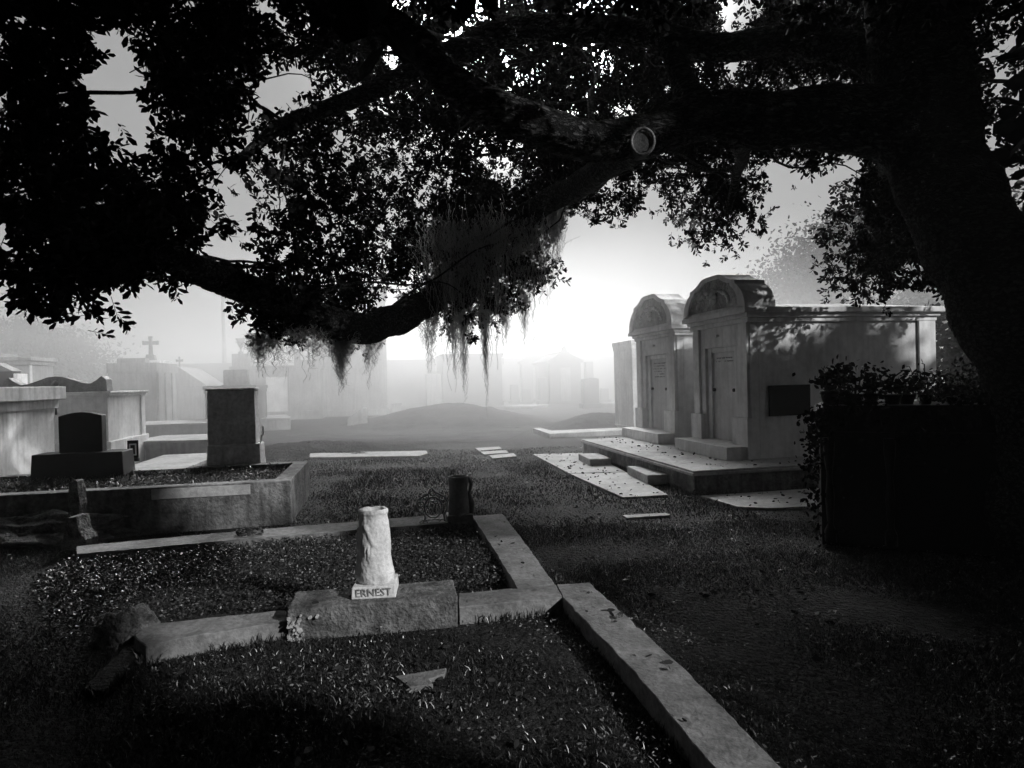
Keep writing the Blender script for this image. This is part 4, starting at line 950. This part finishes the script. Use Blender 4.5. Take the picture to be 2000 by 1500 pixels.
# ------------------------------------------------------------------ spanish moss
def moss(label, u, v, wpx, lpx, D, n, taper=.5, curl=1.0):
    P = at(u, v, D); s = D / FPX; W_, L_ = wpx * s, lpx * s; seg = 14
    xs0 = rng.normal(size=n) * .35; ys0 = rng.normal(size=n) * .3; ln = L_ * np.clip(rng.beta(1.6, 1.8, n) * 1.15, .1, 1) * np.exp(-(xs0 ** 2) * 1.2)
    z0 = rng.uniform(-.45, .25, n) * ln - .25 * np.abs(xs0) * L_ * rng.uniform(0, 1.4, n)
    Vs = []; wd = rng.uniform(.0016, .0042, n) * (1 + D * .05)
    t = np.linspace(0, 1, seg + 1)
    phx, phy = rng.uniform(0, 6.28, (2, n)); fr = rng.uniform(4, 11, n); am = rng.uniform(.01, .035, n) * curl
    conv = 1 - taper * t[None, :] ** 1.0
    X = xs0[:, None] * W_ * conv + am[:, None] * np.sin(fr[:, None] * t * 3 + phx[:, None]) + .012 * rng.normal(size=(n, seg + 1)) * .5
    Y = ys0[:, None] * W_ * conv + am[:, None] * np.cos(fr[:, None] * t * 3 + phy[:, None]) + .012 * rng.normal(size=(n, seg + 1)) * .5
    Z = z0[:, None] - ln[:, None] * t
    wv = wd[:, None] * (1 - .5 * t)
    a = rng.uniform(0, 3.14, n)
    Lf = np.stack([X - wv * np.cos(a)[:, None], Y - wv * np.sin(a)[:, None], Z], 2); Rt = np.stack([X + wv * np.cos(a)[:, None], Y + wv * np.sin(a)[:, None], Z], 2)
    V = np.stack([Lf, Rt], 2).reshape(-1, 3)     # n,(seg+1),2
    k = (np.arange(n)[:, None] * (seg + 1) + np.arange(seg)[None, :]) * 2
    F = np.stack([k, k + 1, k + 3, k + 2], 2).reshape(-1, 4)
    # side curls
    nc = n * 9; ii = rng.integers(0, n, nc); jj = rng.integers(1, seg, nc)
    b0 = np.stack([X[ii, jj], Y[ii, jj], Z[ii, jj]], 1); dd_ = rng.normal(size=(nc, 3)) * .034; dd_[:, 2] -= .01
    e_ = rng.normal(size=(nc, 3)); e_ = e_ / np.linalg.norm(e_, axis=1)[:, None] * .002
    Vc = np.stack([b0 - e_, b0 + e_, b0 + dd_ + e_ * .4, b0 + dd_ - e_ * .4], 1).reshape(-1, 3); Fc = np.arange(nc * 4).reshape(-1, 4) + len(V)
    o = big_mesh('spanish_moss', np.concatenate([V, Vc]), np.concatenate([F, Fc]), M['moss']); o.location = P
    return tag(o, label, 'spanish moss', 'spanish moss hanging from the low limb')
moss('widest moss curtain where the low limb bends up', 880, 440, 110, 240, 9.7, 430, .35)
moss('broad moss curtain right of the widest one', 960, 430, 110, 215, 9.8, 380, .35)
moss('moss curtain at the right end hanging under the leaves', 1035, 430, 90, 180, 9.9, 260, .35)
moss('ragged moss tress hanging beside the open sky', 1085, 385, 40, 110, 10, 200, .5)
moss('long moss tail ending left of centre over the bright mist', 903, 570, 34, 160, 10.4, 210, .6)
moss('longest thin moss tail hanging over the misty flat tomb', 944, 575, 22, 175, 10.4, 150, .7)
moss('twin moss tail just left of the long one', 885, 575, 24, 120, 10.5, 110, .6)
moss('short moss tail to the right of the longest one', 985, 570, 26, 95, 10.6, 100, .6)
moss('thin wispy moss tail nearest the pale sun', 1022, 570, 22, 90, 10.6, 80, .7)
moss('dense dark moss beard below the thick bend of the low limb', 664, 640, 50, 95, 7.6, 380, .75)
moss('short bulging moss clump at the left leaf edge', 508, 650, 36, 68, 6.0, 120, .5)
moss('sparse moss strands beside the bulging clump', 552, 640, 60, 80, 6.2, 60, .2)
moss('sparse moss fringe left of the dense beard', 608, 640, 50, 80, 6.5, 60, .3)
moss('faint moss fringe under the limb near the tall tomb edge', 722, 645, 40, 85, 8.6, 80, .4)
moss('faint moss wisps right of the tall tomb edge', 836, 610, 40, 100, 10, 100, .5)
# ------------------------------------------------------------------ other trees
def far_tree(label, u, D, ztop, rad, n, leafL, trunk_r=.25, seed=1, zlow=.35):
    c = pt(u, D, 0); r = thing('tree', label, 'tree', c, 0, 'trees fading in the mist'); g = np.random.default_rng(seed)
    mb = MB(); mb.tube([(0, 0, 0), (.1, 0, ztop * .3), (0, .1, ztop * .62)], [trunk_r, trunk_r * .7, trunk_r * .3], 10)
    for k in range(7):
        a = g.uniform(0, 6.28); mb.tube([(0, 0, ztop * .3), (rad * .35 * math.cos(a), rad * .35 * math.sin(a), ztop * .5), (rad * .7 * math.cos(a), rad * .7 * math.sin(a), ztop * g.uniform(.55, .8))], [trunk_r * .5, trunk_r * .3, .04], 6)
    mb.build('trunk', M['bole'], r, smooth=True)
    nb = 34; bc = g.normal(size=(nb, 3)); bc /= np.linalg.norm(bc, axis=1)[:, None]; bc *= g.uniform(.45, 1, (nb, 1))
    bc = bc * np.array([rad, rad, ztop * (1 - zlow) / 2]) + np.array([0, 0, ztop * (1 + zlow) / 2])
    ii = g.integers(0, nb, n); p = bc[ii] + g.normal(size=(n, 3)) * rad * .16
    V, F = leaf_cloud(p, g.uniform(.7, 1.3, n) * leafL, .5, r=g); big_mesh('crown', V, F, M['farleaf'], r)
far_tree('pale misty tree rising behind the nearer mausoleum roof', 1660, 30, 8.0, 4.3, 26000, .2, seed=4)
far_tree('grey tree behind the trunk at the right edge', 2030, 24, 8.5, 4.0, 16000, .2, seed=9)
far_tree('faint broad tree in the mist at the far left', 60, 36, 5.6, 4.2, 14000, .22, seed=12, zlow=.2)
# ------------------------------------------------------------------ lawn, ground cover, fallen leaves
def inside(poly, x, y):
    x = np.asarray(x); y = np.asarray(y); c = np.zeros(len(x), bool); n = len(poly)
    for i in range(n):
        x1, y1 = poly[i]; x2, y2 = poly[(i + 1) % n]
        k = ((y1 > y) != (y2 > y)) & (x < (x2 - x1) * (y - y1) / (y2 - y1 + 1e-12) + x1); c ^= k
    return c
def filt(p):
    k = np.ones(len(p), bool)
    for q in EXCL: k &= ~inside(q, p[:, 0], p[:, 1])
    return p[k]
bed = [tuple(gr(*q)[:2]) for q in ((160, 1085), (500, 1055), (905, 1022), (940, 1060), (1003, 1142), (900, 1160), (560, 1190), (290, 1217), (100, 1250), (60, 1150))]
def blades(n, umin, umax, y0, y1, hmin, hmax, wd, power=1.0):
    y = y0 + (y1 - y0) * rng.uniform(0, 1, n) ** power; u = rng.uniform(umin, umax, n); x = (u - 1000) * y / FPX
    p = filt(np.stack([x, y], 1)); p = p[~inside(bed, p[:, 0], p[:, 1])]
    pc = np.array([MN.noise(Vector((a * 1.1, b * 1.1, 0))) for a, b in p]); 
    kp = rng.uniform(0, 1, len(p)) < np.clip(.9 + 1.2 * pc, .25, 1); p = p[kp]; pc = pc[kp]; n = len(p); h = rng.uniform(hmin, hmax, n) * np.clip(1 + 1.1 * pc, .5, 1.8); a = rng.uniform(0, 6.28, n); le = rng.uniform(.2, 1.3, n) * h; b = rng.uniform(0, 6.28, n)
    z = np.full(n, -.015); B0 = np.stack([p[:, 0], p[:, 1], z], 1); s = np.stack([np.cos(a), np.sin(a), a * 0], 1) * wd
    tip = B0 + np.stack([np.cos(b) * le, np.sin(b) * le, h], 1); mid = B0 + np.stack([np.cos(b) * le * .35, np.sin(b) * le * .35, h * .65], 1)
    return np.stack([B0 - s, B0 + s, mid + s * .8, tip, mid - s * .8], 1).reshape(-1, 3)
V = np.concatenate([blades(190000, -60, 2060, 2.2, 7.0, .010, .034, .0022, .8), blades(110000, -60, 2000, 7, 15, .014, .042, .005, .9)])
eb = []
for q in CURBS + [EXCL[-1]]:
    for i in range(len(q)):
        a_, b_ = np.array(q[i]), np.array(q[(i + 1) % len(q)]); ln = np.linalg.norm(b_ - a_); m_ = int(ln * 420)
        if m_ < 3 or ln > 9: continue
        nn_ = np.array([-(b_ - a_)[1], (b_ - a_)[0]]) / ln; t = rng.uniform(0, 1, (m_, 1)); eb.append(a_ + (b_ - a_) * t + nn_ * rng.normal(0, .025, (m_, 1)))
p = filt(np.concatenate(eb)); p = p[(p[:, 1] > 2) & (p[:, 1] < 12)]; kn = np.array([MN.noise(Vector((a * 3, b * 3, 7))) for a, b in p]); p = p[kn > -.1]; n = len(p)
h = rng.uniform(.03, .085, n); a = rng.uniform(0, 6.28, n); b = rng.uniform(0, 6.28, n); le = rng.uniform(.1, .8, n) * h
B0 = np.stack([p[:, 0], p[:, 1], np.full(n, -.015)], 1); sd_ = np.stack([np.cos(a), np.sin(a), a * 0], 1) * .0028
tip = B0 + np.stack([np.cos(b) * le, np.sin(b) * le, h], 1); mid = B0 + np.stack([np.cos(b) * le * .35, np.sin(b) * le * .35, h * .65], 1)
V = np.concatenate([V, np.stack([B0 - sd_, B0 + sd_, mid + sd_ * .8, tip, mid - sd_ * .8], 1).reshape(-1, 3)])
o = big_mesh('grass', V, np.arange(len(V)).reshape(-1, 5), M['grass']); tag(o, kind='stuff', label='short wet lawn grass between the graves')
bp = np.array(bed); n = 60000
p = np.stack([rng.uniform(bp[:, 0].min(), bp[:, 0].max(), n), rng.uniform(bp[:, 1].min(), bp[:, 1].max(), n)], 1); p = filt(p[inside(bed, p[:, 0], p[:, 1])])
z = rng.uniform(.0, .075, len(p)); d = rng.normal(size=(len(p), 3)); d[:, 2] = np.abs(d[:, 2]) * .6
V, F = leaf_cloud(np.stack([p[:, 0], p[:, 1], z], 1), rng.uniform(.014, .03, len(p)), .55, d)
o = big_mesh('ground_cover', V, F, M['cover']); tag(o, kind='stuff', label='dense leafy ground cover filling the near plot')
# weeds on the raised plot
n = 9000; lx = rng.uniform(-W2, -t_, n); ly = rng.uniform(.2, dep, n)
q = np.array([tuple(Vector(rw.location) + B * a + A * b) for a, b in zip(lx, ly)]); q[:, 2] = SZ + rng.uniform(-.01, .05, n)
d = rng.normal(size=(n, 3)); d[:, 2] = np.abs(d[:, 2])
V, F = leaf_cloud(q, rng.uniform(.015, .05, n), .3, d); o = big_mesh('weeds', V, F, M['cover']); tag(o, kind='stuff', label='low weeds on the soil of the raised plot')
# pale leaf bits that put glints into the lawn by colour
y = 2.2 + 12.5 * rng.uniform(0, 1, 60000) ** 1.1; u = rng.uniform(-60, 2060, 60000); p = filt(np.stack([(u - 1000) * y / FPX, y], 1))
k_ = np.array([MN.fractal(Vector((a * 1.6, b * 1.6, 3)), 1, 2, 3) for a, b in p]); p = p[k_ + rng.normal(size=len(p)) * .25 > .12]
d = rng.normal(size=(len(p), 3)); d[:, 2] *= .5
V, F = leaf_cloud(np.stack([p[:, 0], p[:, 1], rng.uniform(.012, .045, len(p))], 1), rng.uniform(.008, .022, len(p)) * (1 + p[:, 1] * .05), .4, d)
o = big_mesh('glint_bits', V, F, M['glint']); tag(o, kind='stuff', label='pale leaf bits standing in for glints on the lawn')
# fallen leaves
fl_ = []
def strew(pix_poly, z, n):
    poly = [tuple(gr(u, v, z)[:2]) for u, v in pix_poly]; a = np.array(poly)
    q = np.stack([rng.uniform(a[:, 0].min(), a[:, 0].max(), n * 4), rng.uniform(a[:, 1].min(), a[:, 1].max(), n * 4)], 1); q = q[inside(poly, q[:, 0], q[:, 1])][:n]
    fl_.append(np.concatenate([q, np.full((len(q), 1), z + .008)], 1))
strew([(1045, 888), (1148, 885), (1300, 965), (1215, 970)], .02, 110); strew([(1150, 857), (1240, 850), (1330, 880), (1470, 900), (1600, 895), (1600, 908), (1365, 915)], PZ, 120)
strew([(1375, 969), (1640, 952), (1640, 985), (1445, 988)], .02, 40); strew([(1100, 1150), (1150, 1140), (1500, 1480), (1400, 1480)], CZ, 12); strew([(940, 1010), (980, 1008), (1060, 1135), (1010, 1140)], CZ, 9)
strew([(600, 1160), (880, 1140), (880, 1160), (580, 1185)], pz, 4); strew([(300, 1300), (1000, 1230), (1100, 1500), (300, 1500)], .0, 90); strew([(1000, 900), (1500, 1000), (1900, 1400), (1100, 1100)], .0, 260)
q = np.concatenate(fl_); d = rng.normal(size=(len(q), 3)); d[:, 2] *= .15
V, F = leaf_cloud(q, rng.uniform(.03, .065, len(q)), .5, d); o = big_mesh('fallen_leaves', V, F, M['leafdark']); tag(o, kind='stuff', label='dead oak leaves scattered over slabs and lawn')
P = gr(1201, 1209, CZ); V, F = leaf_cloud(np.array([[0, 0, .012], [0.0, 0, .014]]), np.array([.06, .05]), .6, np.array([[1, .2, .3], [-.6, .4, .5]])); o = big_mesh('curled_leaf', V, F, M['rock']); o.location = P; tag(o, 'single curled dead leaf lying on the long curb', 'leaf')
# ------------------------------------------------------------------ haze and mist
def vol(name, x0, x1, y0, y1, z0, z1, dens, label, aniso=.35):
    m = bpy.data.materials.new(name); m.use_nodes = True; n = m.node_tree.nodes; n.clear(); v = n.new('ShaderNodeVolumePrincipled'); o = n.new('ShaderNodeOutputMaterial')
    v.inputs['Color'].default_value = (1, 1, 1, 1); v.inputs['Density'].default_value = dens; v.inputs['Anisotropy'].default_value = aniso
    m.node_tree.links.new(v.outputs[0], o.inputs['Volume'])
    b = MB().box(x0, x1, y0, y1, z0, z1).build(name, m); tag(b, label, kind='stuff'); return b
vol('haze', -125, 125, -65, 125, -1.2, 16, .0015, 'thin even morning haze over the whole cemetery')
vol('mist_bank', -70, 70, 11.0, 52, -1.0, 4.5, .043, 'thick bright mist standing between the tombs', .88)
